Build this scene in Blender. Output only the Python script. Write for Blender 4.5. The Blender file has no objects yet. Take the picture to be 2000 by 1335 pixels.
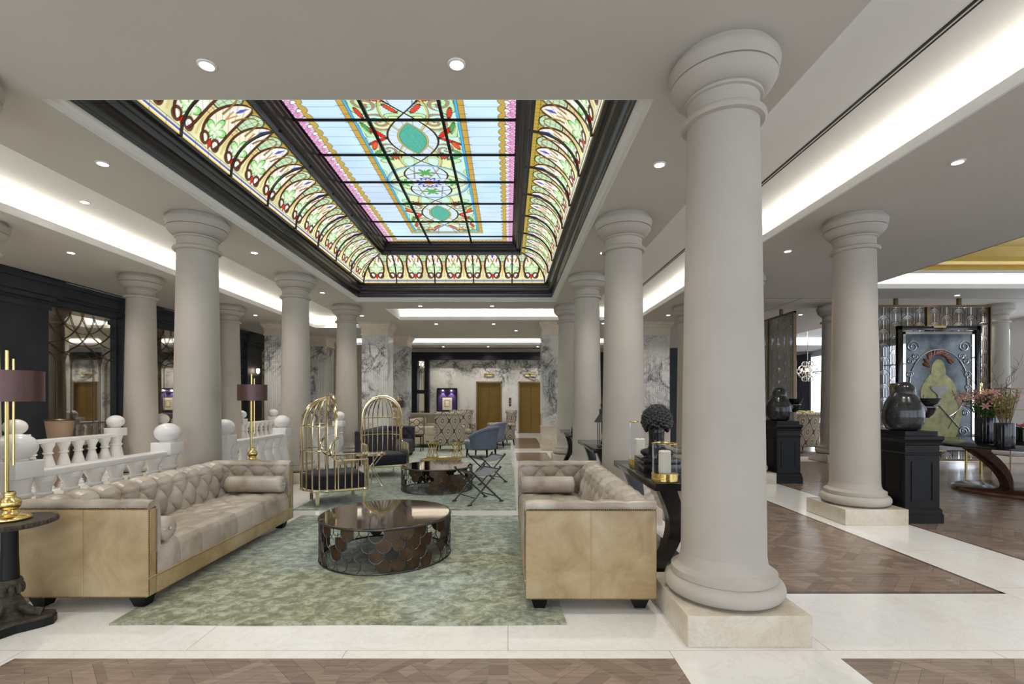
import bpy, bmesh, math, random
import numpy as np
from mathutils import Vector, Matrix
random.seed(7); rng = np.random.default_rng(7)
S = bpy.context.scene; COL = S.collection
PI = math.pi
# ---------------------------------------------------------------- camera
cam = bpy.data.objects.new('camera', bpy.data.cameras.new('camera')); COL.objects.link(cam)
cam.location = (0, 0, 1.4); cam.rotation_euler = (PI/2, 0, 0)
cam.data.lens = 17.0; cam.data.sensor_width = 36; cam.data.sensor_fit = 'HORIZONTAL'
cam.data.shift_x = 0.004; cam.data.shift_y = 0.05625; cam.data.clip_start = 0.02
S.camera = cam
# ---------------------------------------------------------------- world, exposure
W = bpy.data.worlds.new('world'); S.world = W; W.use_nodes = True
W.node_tree.nodes['Background'].inputs[0].default_value = (0.80, 0.89, 1.0, 1)
W.node_tree.nodes['Background'].inputs[1].default_value = 2.0
S.view_settings.view_transform = 'Standard'; S.view_settings.look = 'None'
S.view_settings.exposure = 0.70; S.view_settings.gamma = 1.0; S.view_settings.use_curve_mapping = False
try:
    S.cycles.use_denoising = True; S.cycles.max_bounces = 8; S.cycles.diffuse_bounces = 5
    S.cycles.glossy_bounces = 4; S.cycles.transmission_bounces = 6; S.cycles.transparent_max_bounces = 8
    S.cycles.sample_clamp_indirect = 6.0; S.cycles.caustics_reflective = False; S.cycles.caustics_refractive = False
    S.cycles.use_light_tree = True; S.cycles.use_adaptive_sampling = True; S.cycles.adaptive_threshold = 0.02
except Exception: pass
DOWN_W = 36.0; COVE = 4.6; GLASS = 0.66
CZ = 3.54; RZ = 3.85          # ceiling and recess heights
# ---------------------------------------------------------------- materials
def new_mat(name):
    m = bpy.data.materials.new(name); m.use_nodes = True
    return m, m.node_tree.nodes, m.node_tree.links, m.node_tree.nodes['Principled BSDF']
def setp(b, **k):
    for n, v in k.items():
        n = {'rough':'Roughness','metal':'Metallic','spec':'Specular IOR Level','coat':'Coat Weight','trans':'Transmission Weight','ior':'IOR','sheen':'Sheen Weight','coatr':'Coat Roughness'}[n]
        b.inputs[n].default_value = v
def c4(c): return (c[0], c[1], c[2], 1)
def coords(N, L, scale=(1,1,1), rot=(0,0,0), world=False):
    t = N.new('ShaderNodeTexCoord'); mp = N.new('ShaderNodeMapping')
    mp.inputs['Scale'].default_value = scale; mp.inputs['Rotation'].default_value = rot
    if world:
        g = N.new('ShaderNodeNewGeometry'); L.new(g.outputs['Position'], mp.inputs[0])
    else: L.new(t.outputs['Object'], mp.inputs[0])
    return mp.outputs[0]
def ramp(N, L, fac, stops, interp='LINEAR'):
    r = N.new('ShaderNodeValToRGB'); r.color_ramp.interpolation = interp
    e = r.color_ramp.elements
    while len(e) < len(stops): e.new(0.5)
    for el, (p, c) in zip(e, stops): el.position = p; el.color = c4(c) if len(c) == 3 else c
    L.new(fac, r.inputs[0]); return r.outputs[0]
def noise(N, L, vec, scale, detail=4, rough=0.55, dist=0.0):
    n = N.new('ShaderNodeTexNoise'); n.inputs['Scale'].default_value = scale; n.inputs['Detail'].default_value = detail
    n.inputs['Roughness'].default_value = rough; n.inputs['Distortion'].default_value = dist
    L.new(vec, n.inputs['Vector']); return n.outputs[0]
def bump(N, L, b, h, strength=0.3, dist=0.01):
    n = N.new('ShaderNodeBump'); n.inputs['Strength'].default_value = strength; n.inputs['Distance'].default_value = dist
    L.new(h, n.inputs['Height']); L.new(n.outputs[0], b.inputs['Normal'])
def mth(N, L, op, a, b=None, c=None):
    n = N.new('ShaderNodeMath'); n.operation = op
    for i, v in enumerate((a, b, c)):
        if v is None: continue
        if isinstance(v, (int, float)): n.inputs[i].default_value = v
        else: L.new(v, n.inputs[i])
    return n.outputs[0]
def mixc(N, L, fac, a, b):
    n = N.new('ShaderNodeMix'); n.data_type = 'RGBA'
    if isinstance(fac, (int, float)): n.inputs[0].default_value = fac
    else: L.new(fac, n.inputs[0])
    for i, v in ((6, a), (7, b)):
        if isinstance(v, tuple): n.inputs[i].default_value = c4(v)
        else: L.new(v, n.inputs[i])
    return n.outputs[2]
def plain(name, c, rough=0.5, metal=0.0, var=0.06, scale=6, bmp=0.0, **k):
    m, N, L, b = new_mat(name); setp(b, rough=rough, metal=metal, **k)
    v = coords(N, L); n = noise(N, L, v, scale)
    d = tuple(x*(1-var) for x in c); u = tuple(min(1, x*(1+var)) for x in c)
    L.new(ramp(N, L, n, [(0.3, d), (0.7, u)]), b.inputs['Base Color'])
    if bmp: bump(N, L, b, noise(N, L, v, scale*12), bmp)
    return m
def emis(name, c, s):
    m, N, L, b = new_mat(name); b.inputs['Base Color'].default_value = c4(c)
    b.inputs['Emission Color'].default_value = c4(c); b.inputs['Emission Strength'].default_value = s
    return m
M = {}
M['ceiling'] = plain('ceiling_paint', (0.60, 0.565, 0.51), 0.85, var=0.02, scale=1.5)
M['recess'] = plain('recess_paint', (0.86, 0.85, 0.82), 0.85, var=0.01)
M['plaster'] = plain('column_plaster', (0.475, 0.432, 0.375), 0.62, var=0.05, scale=2.2, bmp=0.05)
M['trimwhite'] = plain('trim_white', (0.80, 0.79, 0.76), 0.5, var=0.02)
M['bronze_dark'] = plain('dark_bronze', (0.020, 0.015, 0.014), 0.24, var=0.1, spec=0.7)
M['cream_wall'] = plain('cream_stone', (0.70, 0.62, 0.50), 0.45, var=0.08, scale=3)
M['dark_wall'] = plain('charcoal_paint', (0.040, 0.046, 0.054), 0.5, var=0.22, scale=2, bmp=0.03)
M['black_gloss'] = plain('black_lacquer', (0.008, 0.008, 0.009), 0.12, var=0.2, spec=0.6)
M['black_satin'] = plain('black_satin', (0.007, 0.007, 0.0075), 0.42, var=0.2, spec=0.25)
M['dark_wood'] = plain('espresso_wood', (0.085, 0.034, 0.020), 0.16, var=0.3, scale=9)
M['brass'] = plain('brass', (0.80, 0.60, 0.24), 0.2, 1.0, var=0.05)
M['gold_chrome'] = plain('pale_gold', (0.82, 0.70, 0.46), 0.13, 1.0, var=0.03)
M['bronze'] = plain('bronze', (0.28, 0.19, 0.09), 0.3, 1.0, var=0.1)
M['bronze_frame'] = plain('bronze_frame', (0.20, 0.14, 0.08), 0.35, 1.0, var=0.1)
M['mirror'] = plain('mirror', (0.80, 0.79, 0.74), 0.03, 1.0, var=0.0)
M['glassbronze'] = plain('bronze_mirror', (0.30, 0.235, 0.17), 0.04, 1.0, var=0.0)
M['gunmetal'] = plain('gunmetal', (0.10, 0.10, 0.105), 0.3, 1.0, var=0.15)
M['velvet'] = plain('navy_velvet', (0.012, 0.012, 0.024), 0.9, var=0.3, scale=9, sheen=0.15)
M['charcoal_fabric'] = plain('charcoal_fabric', (0.035, 0.036, 0.05), 0.9, var=0.2, scale=9, bmp=0.1)
M['slate_fabric'] = plain('slate_blue_fabric', (0.16, 0.19, 0.27), 0.9, var=0.1, scale=8, bmp=0.1)
M['beige_fabric'] = plain('beige_fabric', (0.50, 0.44, 0.34), 0.9, var=0.1, scale=8, bmp=0.1)
M['sling'] = plain('grey_leather', (0.22, 0.22, 0.25), 0.45, var=0.1)
M['balus'] = plain('white_marble_balustrade', (0.82, 0.80, 0.78), 0.22, var=0.05, scale=3)
M['terracotta'] = plain('tan_leather', (0.50, 0.34, 0.23), 0.5, var=0.06)
M['leafdark'] = plain('dark_leaf', (0.01, 0.015, 0.01), 0.4, var=0.3)
M['leaf'] = plain('green_leaf', (0.05, 0.13, 0.02), 0.5, var=0.5, scale=14)
M['yleaf'] = plain('yellow_green_leaf', (0.42, 0.36, 0.09), 0.5, var=0.4, scale=14)
M['lily'] = plain('pink_petal', (0.85, 0.45, 0.36), 0.5, var=0.15, scale=20)
M['pink'] = plain('magenta_petal', (0.70, 0.10, 0.22), 0.5, var=0.15, scale=20)
M['twig'] = plain('twig', (0.22, 0.14, 0.09), 0.6, var=0.2)
M['wax'] = plain('ivory_wax', (0.86, 0.80, 0.66), 0.5, var=0.02)
M['gilt'] = plain('gilded_relief', (0.085, 0.07, 0.055), 0.45, 0.6, var=0.5, scale=40, bmp=0.6)
M['purple'] = plain('purple_velvet', (0.055, 0.03, 0.13), 0.8, var=0.2)
M['parchment'] = plain('parchment', (0.85, 0.78, 0.55), 0.7, var=0.05)
M['elev'] = plain('elevator_bronze', (0.24, 0.145, 0.035), 0.42, 0.6, var=0.06, scale=3)
M['curtain'] = plain('slate_curtain', (0.09, 0.10, 0.14), 0.8, var=0.1)
M['lightwall'] = plain('pale_wall', (0.72, 0.74, 0.78), 0.7, var=0.02)
M['lamp'] = emis('downlight_lens', (1, 0.95, 0.86), 30)
M['led'] = emis('cove_led', (1, 0.955, 0.88), COVE)
M['gold_vault'] = plain('gold_leaf_paint', (0.72, 0.50, 0.12), 0.4, 0.3, var=0.08, scale=2)
M['strip_gold'] = emis('gold_cove_led', (1.0, 0.80, 0.40), 9)
M['flame'] = emis('lit_lamp', (1.0, 0.85, 0.6), 7)
M['art_slate'] = plain('slate_glass', (0.10, 0.125, 0.15), 0.1, var=0.5, scale=5)
M['art_ochre'] = plain('ochre_glass', (0.38, 0.36, 0.13), 0.35, var=0.3, scale=7)
M['art_red'] = plain('russet_glass', (0.22, 0.08, 0.05), 0.35, var=0.4, scale=15)
M['art_silver'] = plain('silver_scroll', (0.55, 0.58, 0.62), 0.2, 0.7, var=0.1)
M['art_grey'] = plain('grey_motif', (0.22, 0.20, 0.19), 0.3, 0.5, var=0.2)
M['silver_pad'] = plain('silver_pad', (0.42, 0.42, 0.42), 0.2, 0.3, var=0.1)
M['chandel'] = plain('chandelier_silver', (0.85, 0.83, 0.78), 0.15, 0.8, var=0.05)
# lamp shade: satin metallic brown
M['shade'] = plain('bronze_satin_shade', (0.115, 0.062, 0.058), 0.34, 0.55, var=0.05)
def glass_clear():
    m, N, L, b = new_mat('clear_glass')
    g = N.new('ShaderNodeBsdfGlossy'); g.inputs['Roughness'].default_value = 0.02; g.inputs[0].default_value = (1, 1, 1, 1)
    t = N.new('ShaderNodeBsdfTransparent'); t.inputs[0].default_value = (0.95, 0.96, 0.97, 1)
    f = N.new('ShaderNodeLayerWeight'); f.inputs[0].default_value = 0.12
    x = N.new('ShaderNodeMixShader'); L.new(mth(N, L, 'MULTIPLY', f.outputs[0], 0.45), x.inputs[0]); L.new(t.outputs[0], x.inputs[1]); L.new(g.outputs[0], x.inputs[2])
    o = [n for n in N if n.type == 'OUTPUT_MATERIAL'][0]; L.new(x.outputs[0], o.inputs[0]); return m
M['glass'] = glass_clear()
def smoke():
    m, N, L, b = new_mat('smoked_glass')
    g = N.new('ShaderNodeBsdfGlossy'); g.inputs['Roughness'].default_value = 0.05; g.inputs[0].default_value = (0.8, 0.8, 0.8, 1)
    t = N.new('ShaderNodeBsdfTransparent'); t.inputs[0].default_value = (0.42, 0.44, 0.48, 1)
    x = N.new('ShaderNodeMixShader'); x.inputs[0].default_value = 0.3; L.new(t.outputs[0], x.inputs[1]); L.new(g.outputs[0], x.inputs[2])
    o = [n for n in N if n.type == 'OUTPUT_MATERIAL'][0]; L.new(x.outputs[0], o.inputs[0]); return m
M['smoke'] = smoke()
def stone_cream():
    m, N, L, b = new_mat('cream_marble'); setp(b, rough=0.22)
    v = coords(N, L, world=True)
    n1 = noise(N, L, v, 1.6, 6, 0.6, 0.8); n2 = noise(N, L, v, 7, 5, 0.6, 1.5)
    a = ramp(N, L, n1, [(0.3, (0.54, 0.44, 0.31)), (0.5, (0.66, 0.59, 0.48)), (0.7, (0.72, 0.67, 0.58))])
    v2 = ramp(N, L, n2, [(0.45, (1, 1, 1)), (0.5, (0.84, 0.82, 0.80)), (0.55, (1, 1, 1))])
    x = N.new('ShaderNodeMix'); x.data_type = 'RGBA'; x.blend_type = 'MULTIPLY'; x.inputs[0].default_value = 0.5
    L.new(a, x.inputs[6]); L.new(v2, x.inputs[7]); L.new(x.outputs[2], b.inputs['Base Color']); return m
M['cream_marble'] = stone_cream()
def floor_marble():
    m, N, L, b = new_mat('floor_marble'); setp(b, rough=0.16, spec=0.5)
    v = coords(N, L, world=True)
    n1 = noise(N, L, v, 0.9, 6, 0.6, 1.2); n2 = noise(N, L, v, 3.5, 6, 0.6, 2.0)
    a = ramp(N, L, n1, [(0.3, (0.80, 0.775, 0.72)), (0.5, (0.85, 0.84, 0.81)), (0.7, (0.87, 0.865, 0.86))])
    s = ramp(N, L, n2, [(0.46, (1, 1, 1)), (0.5, (0.90, 0.885, 0.87)), (0.54, (1, 1, 1))])
    br = N.new('ShaderNodeTexBrick'); br.offset = 0.5; L.new(v, br.inputs['Vector'])
    br.inputs['Scale'].default_value = 1.0; br.inputs['Brick Width'].default_value = 1.8; br.inputs['Row Height'].default_value = 0.9
    br.inputs['Mortar Size'].default_value = 0.0025; br.inputs['Mortar Smooth'].default_value = 0.0
    br.inputs['Color1'].default_value = (1, 1, 1, 1); br.inputs['Color2'].default_value = (0.95, 0.94, 0.92, 1); br.inputs['Mortar'].default_value = (0.62, 0.58, 0.52, 1)
    x = N.new('ShaderNodeMix'); x.data_type = 'RGBA'; x.blend_type = 'MULTIPLY'; x.inputs[0].default_value = 0.6
    L.new(a, x.inputs[6]); L.new(s, x.inputs[7])
    y = N.new('ShaderNodeMix'); y.data_type = 'RGBA'; y.blend_type = 'MULTIPLY'; y.inputs[0].default_value = 1
    L.new(x.outputs[2], y.inputs[6]); L.new(br.outputs[0], y.inputs[7]); L.new(y.outputs[2], b.inputs['Base Color']); return m
M['floor_marble'] = floor_marble()
def parquet():
    m, N, L, b = new_mat('floor_parquet'); setp(b, rough=0.2, spec=0.5)
    g = N.new('ShaderNodeNewGeometry'); sep = N.new('ShaderNodeSeparateXYZ'); L.new(g.outputs['Position'], sep.inputs[0])
    cell = 0.85
    def tri(o): # cell index parity and local coord
        q = mth(N, L, 'DIVIDE', o, cell); f = mth(N, L, 'FLOOR', q); l = mth(N, L, 'SUBTRACT', q, f); return f, mth(N, L, 'SUBTRACT', l, 0.5)
    fx, lx = tri(mth(N, L, 'ADD', sep.outputs[0], 0.05)); fy, ly = tri(mth(N, L, 'ADD', sep.outputs[1], 0.38))
    ax = mth(N, L, 'ABSOLUTE', lx); ay = mth(N, L, 'ABSOLUTE', ly)
    sel = mth(N, L, 'GREATER_THAN', ax, ay)         # quarter-triangles of every cell
    par = mth(N, L, 'MODULO', mth(N, L, 'ABSOLUTE', mth(N, L, 'ADD', fx, fy)), 2.0)
    s2 = mth(N, L, 'ABSOLUTE', mth(N, L, 'SUBTRACT', sel, par))
    def planks(rot):
        v = coords(N, L, world=True, rot=(0, 0, rot))
        br = N.new('ShaderNodeTexBrick'); br.offset = 0.37; L.new(v, br.inputs['Vector']); br.inputs['Scale'].default_value = 1
        br.inputs['Brick Width'].default_value = 0.62; br.inputs['Row Height'].default_value = 0.085; br.inputs['Mortar Size'].default_value = 0.0012
        br.inputs['Color1'].default_value = (0.31, 0.235, 0.185, 1); br.inputs['Color2'].default_value = (0.205, 0.15, 0.12, 1); br.inputs['Mortar'].default_value = (0.13, 0.095, 0.08, 1)
        v2 = coords(N, L, world=True, rot=(0, 0, rot), scale=(1.5, 26, 1)); n = noise(N, L, v2, 1.6, 5, 0.6, 0.6)
        gr = ramp(N, L, n, [(0.3, (0.72, 0.72, 0.72)), (0.7, (1.2, 1.2, 1.2))])
        x = N.new('ShaderNodeMix'); x.data_type = 'RGBA'; x.blend_type = 'MULTIPLY'; x.inputs[0].default_value = 1
        L.new(br.outputs[0], x.inputs[6]); L.new(gr, x.inputs[7]); return x.outputs[2]
    col = mixc(N, L, s2, planks(PI/4), planks(-PI/4))
    edge = mth(N, L, 'GREATER_THAN', mth(N, L, 'MAXIMUM', ax, ay), 0.44)
    col = mixc(N, L, edge, col, planks(0.0))
    L.new(col, b.inputs['Base Color'])
    return m
M['parquet'] = parquet()
M['parquet_border'] = plain('dark_parquet_border', (0.11, 0.085, 0.07), 0.2, var=0.2, scale=12)
def veined(name, base=(0.74, 0.73, 0.70), vein=(0.16, 0.15, 0.17), sc=0.9, rough=0.14, flute=0):
    m, N, L, b = new_mat(name); setp(b, rough=rough)
    v = coords(N, L, world=True)
    n1 = noise(N, L, v, sc, 9, 0.62, 1.6)
    a = mth(N, L, 'ABSOLUTE', mth(N, L, 'SUBTRACT', n1, 0.5))
    n2 = noise(N, L, v, sc*2.7, 9, 0.66, 2.2)
    a2 = mth(N, L, 'ABSOLUTE', mth(N, L, 'SUBTRACT', n2, 0.48))
    msk = noise(N, L, v, sc*0.8, 2, 0.5, 0.5)
    k = mth(N, L, 'ADD', a, mth(N, L, 'MULTIPLY', mth(N, L, 'MAXIMUM', mth(N, L, 'SUBTRACT', 0.52, msk), 0.0), 0.5))
    c1 = ramp(N, L, k, [(0.0, vein), (0.022, tuple(x*0.55+0.1 for x in base)), (0.07, base)])
    k2 = mth(N, L, 'ADD', a2, mth(N, L, 'MULTIPLY', mth(N, L, 'MAXIMUM', mth(N, L, 'SUBTRACT', 0.5, msk), 0.0), 0.35))
    c2 = ramp(N, L, k2, [(0.0, (0.45, 0.44, 0.46)), (0.03, (0.92, 0.92, 0.92)), (0.1, (1, 1, 1))])
    x = N.new('ShaderNodeMix'); x.data_type = 'RGBA'; x.blend_type = 'MULTIPLY'; x.inputs[0].default_value = 1
    L.new(c1, x.inputs[6]); L.new(c2, x.inputs[7]); L.new(x.outputs[2], b.inputs['Base Color'])
    return m
M['veined'] = veined('veined_marble')
M['veined_wall'] = veined('veined_marble_wall', sc=0.55, base=(0.84, 0.81, 0.74), vein=(0.10, 0.10, 0.10))
def leather(name, c1, c2, c3, sc=2.5):
    m, N, L, b = new_mat(name); setp(b, rough=0.36, spec=0.45)
    v = coords(N, L); n = noise(N, L, v, sc, 6, 0.62, 0.6)
    L.new(ramp(N, L, n, [(0.32, c1), (0.5, c2), (0.68, c3)]), b.inputs['Base Color'])
    bump(N, L, b, noise(N, L, v, 160, 3), 0.12, 0.002); return m
M['leather'] = leather('taupe_leather', (0.28, 0.22, 0.165), (0.42, 0.355, 0.29), (0.55, 0.49, 0.42))
M['seam_dark'] = plain('dark_seam', (0.10, 0.075, 0.055), 0.6)
M['leather_panel'] = leather('olive_tan_leather', (0.31, 0.205, 0.10), (0.42, 0.305, 0.155), (0.50, 0.39, 0.235), 3.2)
def rugmat():
    m, N, L, b = new_mat('green_rug'); setp(b, rough=0.75, sheen=0.3)
    v = coords(N, L, world=True, scale=(1, 1, 1))
    vs = coords(N, L, world=True, scale=(1.0, 1.15, 1))
    n1 = noise(N, L, v, 0.55, 3, 0.5, 0.4); n2 = noise(N, L, vs, 10, 9, 0.76, 0.5); n3 = noise(N, L, vs, 26, 4, 0.6, 0.5)
    ca = ramp(N, L, n2, [(0.35, (0.085, 0.09, 0.03)), (0.48, (0.215, 0.225, 0.115)), (0.60, (0.47, 0.48, 0.34))])
    cb = ramp(N, L, n2, [(0.35, (0.13, 0.165, 0.115)), (0.48, (0.29, 0.35, 0.285)), (0.60, (0.52, 0.59, 0.52))])
    sep = N.new('ShaderNodeSeparateXYZ'); g = N.new('ShaderNodeNewGeometry'); L.new(g.outputs['Position'], sep.inputs[0])
    f = mth(N, L, 'ADD', n1, mth(N, L, 'MULTIPLY', mth(N, L, 'SUBTRACT', sep.outputs[1], 4.4), 0.05))
    col = mixc(N, L, ramp(N, L, f, [(0.42, (0, 0, 0)), (0.58, (1, 1, 1))]), ca, cb)
    L.new(col, b.inputs['Base Color'])
    bump(N, L, b, mth(N, L, 'ADD', n2, mth(N, L, 'MULTIPLY', n3, 0.4)), 0.55, 0.02); return m
M['rug'] = rugmat()
def ogee():
    m, N, L, b = new_mat('ogee_fabric'); setp(b, rough=0.9)
    t = N.new('ShaderNodeTexCoord'); s = N.new('ShaderNodeSeparateXYZ'); L.new(t.outputs['Object'], s.inputs[0])
    xx = mth(N, L, 'ADD', s.outputs[0], mth(N, L, 'MULTIPLY', s.outputs[1], 0.9))
    k = 2*PI/0.34
    cx = mth(N, L, 'COSINE', mth(N, L, 'MULTIPLY', xx, k)); cz = mth(N, L, 'COSINE', mth(N, L, 'MULTIPLY', s.outputs[2], k*0.62))
    f = mth(N, L, 'ADD', cx, cz); a = mth(N, L, 'ABSOLUTE', f)
    w = mth(N, L, 'FRACT', mth(N, L, 'MULTIPLY', a, 1.15))
    col = ramp(N, L, w, [(0.0, (0.12, 0.085, 0.06)), (0.18, (0.12, 0.085, 0.06)), (0.22, (0.55, 0.50, 0.42)), (0.50, (0.50, 0.45, 0.37)), (0.55, (0.17, 0.13, 0.10)), (0.68, (0.50, 0.45, 0.37))])
    L.new(col, b.inputs['Base Color']); return m
M['ogee'] = ogee()
def stained():
    m, N, L, b = new_mat('stained_glass'); setp(b, rough=0.3)
    a = N.new('ShaderNodeVertexColor'); a.layer_name = 'glass'
    L.new(a.outputs[0], b.inputs['Emission Color']); b.inputs['Emission Strength'].default_value = GLASS
    d = mixc(N, L, 0.9, a.outputs[0], (0, 0, 0)); L.new(d, b.inputs['Base Color'])
    try: m.cycles.emission_sampling = 'NONE'
    except Exception: pass
    return m
M['stained'] = stained()
# ---------------------------------------------------------------- mesh builder
class MB:
    def __init__(s): s.v = []; s.f = []; s.mi = []
    def add(s, vs, fs, mi=0):
        o = len(s.v); s.v += [tuple(v) for v in vs]; s.f += [tuple(i+o for i in f) for f in fs]; s.mi += [mi]*len(fs); return s
    def box(s, x0, x1, y0, y1, z0, z1, mi=0):
        return s.add([(x0,y0,z0),(x1,y0,z0),(x1,y1,z0),(x0,y1,z0),(x0,y0,z1),(x1,y0,z1),(x1,y1,z1),(x0,y1,z1)],
                     [(0,3,2,1),(4,5,6,7),(0,1,5,4),(1,2,6,5),(2,3,7,6),(3,0,4,7)], mi)
    def bbox(s, x0, x1, y0, y1, z0, z1, r=0.01, mi=0):   # box with chamfered edges
        bm = bmesh.new(); bmesh.ops.create_cube(bm, size=1)
        for v in bm.verts: v.co = Vector(((x0+x1)/2+v.co.x*(x1-x0), (y0+y1)/2+v.co.y*(y1-y0), (z0+z1)/2+v.co.z*(z1-z0)))
        bmesh.ops.bevel(bm, geom=bm.edges[:], offset=r, segments=3, affect='EDGES', profile=0.5)
        bm.verts.index_update(); s.add([v.co[:] for v in bm.verts], [[v.index for v in f.verts] for f in bm.faces], mi); bm.free(); return s
    def lathe(s, prof, seg=32, c=(0,0,0), mi=0, sx=1, sy=1, cap=True):
        vs = []; fs = []; n = len(prof)
        for i in range(seg):
            a = 2*PI*i/seg
            for r, z in prof: vs.append((c[0]+r*math.cos(a)*sx, c[1]+r*math.sin(a)*sy, c[2]+z))
        for i in range(seg):
            j = (i+1) % seg
            for k in range(n-1): fs.append((i*n+k, j*n+k, j*n+k+1, i*n+k+1))
        if cap:
            if prof[0][0] > 1e-6: fs.append(tuple(i*n for i in range(seg))[::-1])
            if prof[-1][0] > 1e-6: fs.append(tuple(i*n+n-1 for i in range(seg)))
        return s.add(vs, fs, mi)
    def sph(s, c, r, seg=20, rings=12, mi=0, rot=None):
        if isinstance(r, (int, float)): r = (r, r, r)
        vs = []; fs = []
        for j in range(rings+1):
            t = PI*j/rings
            for i in range(seg):
                a = 2*PI*i/seg; p = Vector((math.sin(t)*math.cos(a)*r[0], math.sin(t)*math.sin(a)*r[1], math.cos(t)*r[2]))
                if rot is not None: p = rot @ p
                vs.append((p.x+c[0], p.y+c[1], p.z+c[2]))
        for j in range(rings):
            for i in range(seg):
                k = (i+1) % seg; fs.append((j*seg+i, (j+1)*seg+i, (j+1)*seg+k, j*seg+k))
        return s.add(vs, fs, mi)
    def tube(s, pts, r=0.01, seg=8, closed=False, mi=0, sq=False):
        P = [Vector(p) for p in pts]; n = len(P); vs = []; fs = []
        rr = r if hasattr(r, '__len__') else [r]*n
        up = None
        for i, p in enumerate(P):
            if closed: d = P[(i+1) % n]-P[i-1]
            else: d = P[min(i+1, n-1)]-P[max(i-1, 0)]
            d.normalize()
            if up is None: up = Vector((0,0,1)) if abs(d.z) < 0.9 else Vector((1,0,0))
            u = up - d*up.dot(d)
            if u.length < 1e-5: u = Vector((0,1,0)) - d*d.y
            u.normalize(); up = u; w = d.cross(u)
            for k in range(seg):
                a = 2*PI*(k+0.5)/seg
                vs.append(tuple(p + (u*math.cos(a)+w*math.sin(a))*rr[i]))
        m = n if closed else n-1
        for i in range(m):
            j = (i+1) % n
            for k in range(seg):
                l = (k+1) % seg; fs.append((i*seg+k, i*seg+l, j*seg+l, j*seg+k))
        if not closed: fs.append(tuple(range(seg))[::-1]); fs.append(tuple((n-1)*seg+k for k in range(seg)))
        return s.add(vs, fs, mi)
    def prism(s, poly, d, axis='y', o=0.0, mi=0):  # outline extruded along axis from o to o+d
        n = len(poly)
        def P(p, t):
            return {'y': (p[0], t, p[1]), 'x': (t, p[0], p[1]), 'z': (p[0], p[1], t)}[axis]
        vs = [P(p, o) for p in poly]+[P(p, o+d) for p in poly]
        fs = [tuple(range(n))[::-1], tuple(range(n, 2*n))]+[(i, (i+1) % n, n+(i+1) % n, n+i) for i in range(n)]
        return s.add(vs, fs, mi)
    def grid(s, fn, nu, nv, cu=False, mi=0, flip=False):
        vs = [fn(i/(nu if cu else nu-1), j/(nv-1)) for i in range(nu) for j in range(nv)]
        fs = []
        for i in range(nu if cu else nu-1):
            k = (i+1) % nu
            for j in range(nv-1):
                q = (i*nv+j, k*nv+j, k*nv+j+1, i*nv+j+1); fs.append(q[::-1] if flip else q)
        return s.add(vs, fs, mi)
    def build(s, name, mat, parent=None, smooth=35, loc=None, rotz=None, bevel=0):
        me = bpy.data.meshes.new(name); me.from_pydata(s.v, [], s.f); me.update()
        mats = mat if isinstance(mat, (list, tuple)) else [mat]
        for m in mats: me.materials.append(M[m] if isinstance(m, str) else m)
        if len(mats) > 1: me.polygons.foreach_set('material_index', s.mi)
        bm = bmesh.new(); bm.from_mesh(me); bmesh.ops.recalc_face_normals(bm, faces=bm.faces[:]); bm.to_mesh(me); bm.free()
        if smooth:
            me.polygons.foreach_set('use_smooth', [True]*len(me.polygons))
            try: me.set_sharp_from_angle(angle=math.radians(smooth))
            except Exception: pass
        o = bpy.data.objects.new(name, me); COL.objects.link(o)
        if parent is not None: o.parent = parent
        if loc: o.location = loc
        if rotz is not None: o.rotation_euler = (0, 0, rotz)
        if bevel:
            md = o.modifiers.new('bevel', 'BEVEL'); md.width = bevel; md.segments = 2; md.limit_method = 'ANGLE'
        return o
def tag(o, label=None, cat=None, group=None, kind=None):
    if label: o['label'] = label
    if cat: o['category'] = cat
    if group: o['group'] = group
    if kind: o['kind'] = kind
    return o
def thing(name, label, cat, loc=(0,0,0), rotz=0, group=None):
    o = bpy.data.objects.new(name, None); COL.objects.link(o); o.location = loc; o.rotation_euler = (0,0,rotz)
    o.empty_display_size = 0.1
    return tag(o, label, cat, group)
def struct(o): o['kind'] = 'structure'; return o
def dup(root, label=None, loc=None, rotz=None, group=None):
    def rec(o, par):
        c = o.copy(); COL.objects.link(c)
        if par is not None: c.parent = par
        for ch in list(o.children): rec(ch, c)
        return c
    r = rec(root, None)
    if label: r['label'] = label
    if group: r['group'] = group
    if loc is not None: r.location = loc
    if rotz is not None: r.rotation_euler = (0, 0, rotz)
    return r
def arc(cx, cz, r, a0, a1, n=12): return [(cx+r*math.cos(math.radians(a0+(a1-a0)*i/n)), cz+r*math.sin(math.radians(a0+(a1-a0)*i/n))) for i in range(n+1)]
# ================================================================ room shell
XL, XR, YN, YF = -8.4, 13.5, -3.2, 20.3
CUT = 1e-4
def cells(name, x0, x1, y0, y1, z, holes, mats, pick, down):
    xs = sorted({x0, x1} | {h[0] for h in holes if x0 < h[0] < x1} | {h[1] for h in holes if x0 < h[1] < x1})
    ys = sorted({y0, y1} | {h[2] for h in holes if y0 < h[2] < y1} | {h[3] for h in holes if y0 < h[3] < y1})
    b = MB()
    for i in range(len(xs)-1):
        for j in range(len(ys)-1):
            cx, cy = (xs[i]+xs[i+1])/2, (ys[j]+ys[j+1])/2
            k = pick(cx, cy)
            if k is None: continue
            b.add([(xs[i],ys[j],z),(xs[i+1],ys[j],z),(xs[i+1],ys[j+1],z),(xs[i],ys[j+1],z)], [(0,1,2,3)], k)
    o = b.build(name, mats, smooth=0)
    bm = bmesh.new(); bm.from_mesh(o.data); bmesh.ops.remove_doubles(bm, verts=bm.verts[:], dist=1e-4)
    for f in bm.faces:
        if (f.normal.z > 0) == down: f.normal_flip()
    bm.to_mesh(o.data); bm.free(); return struct(o)
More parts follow.
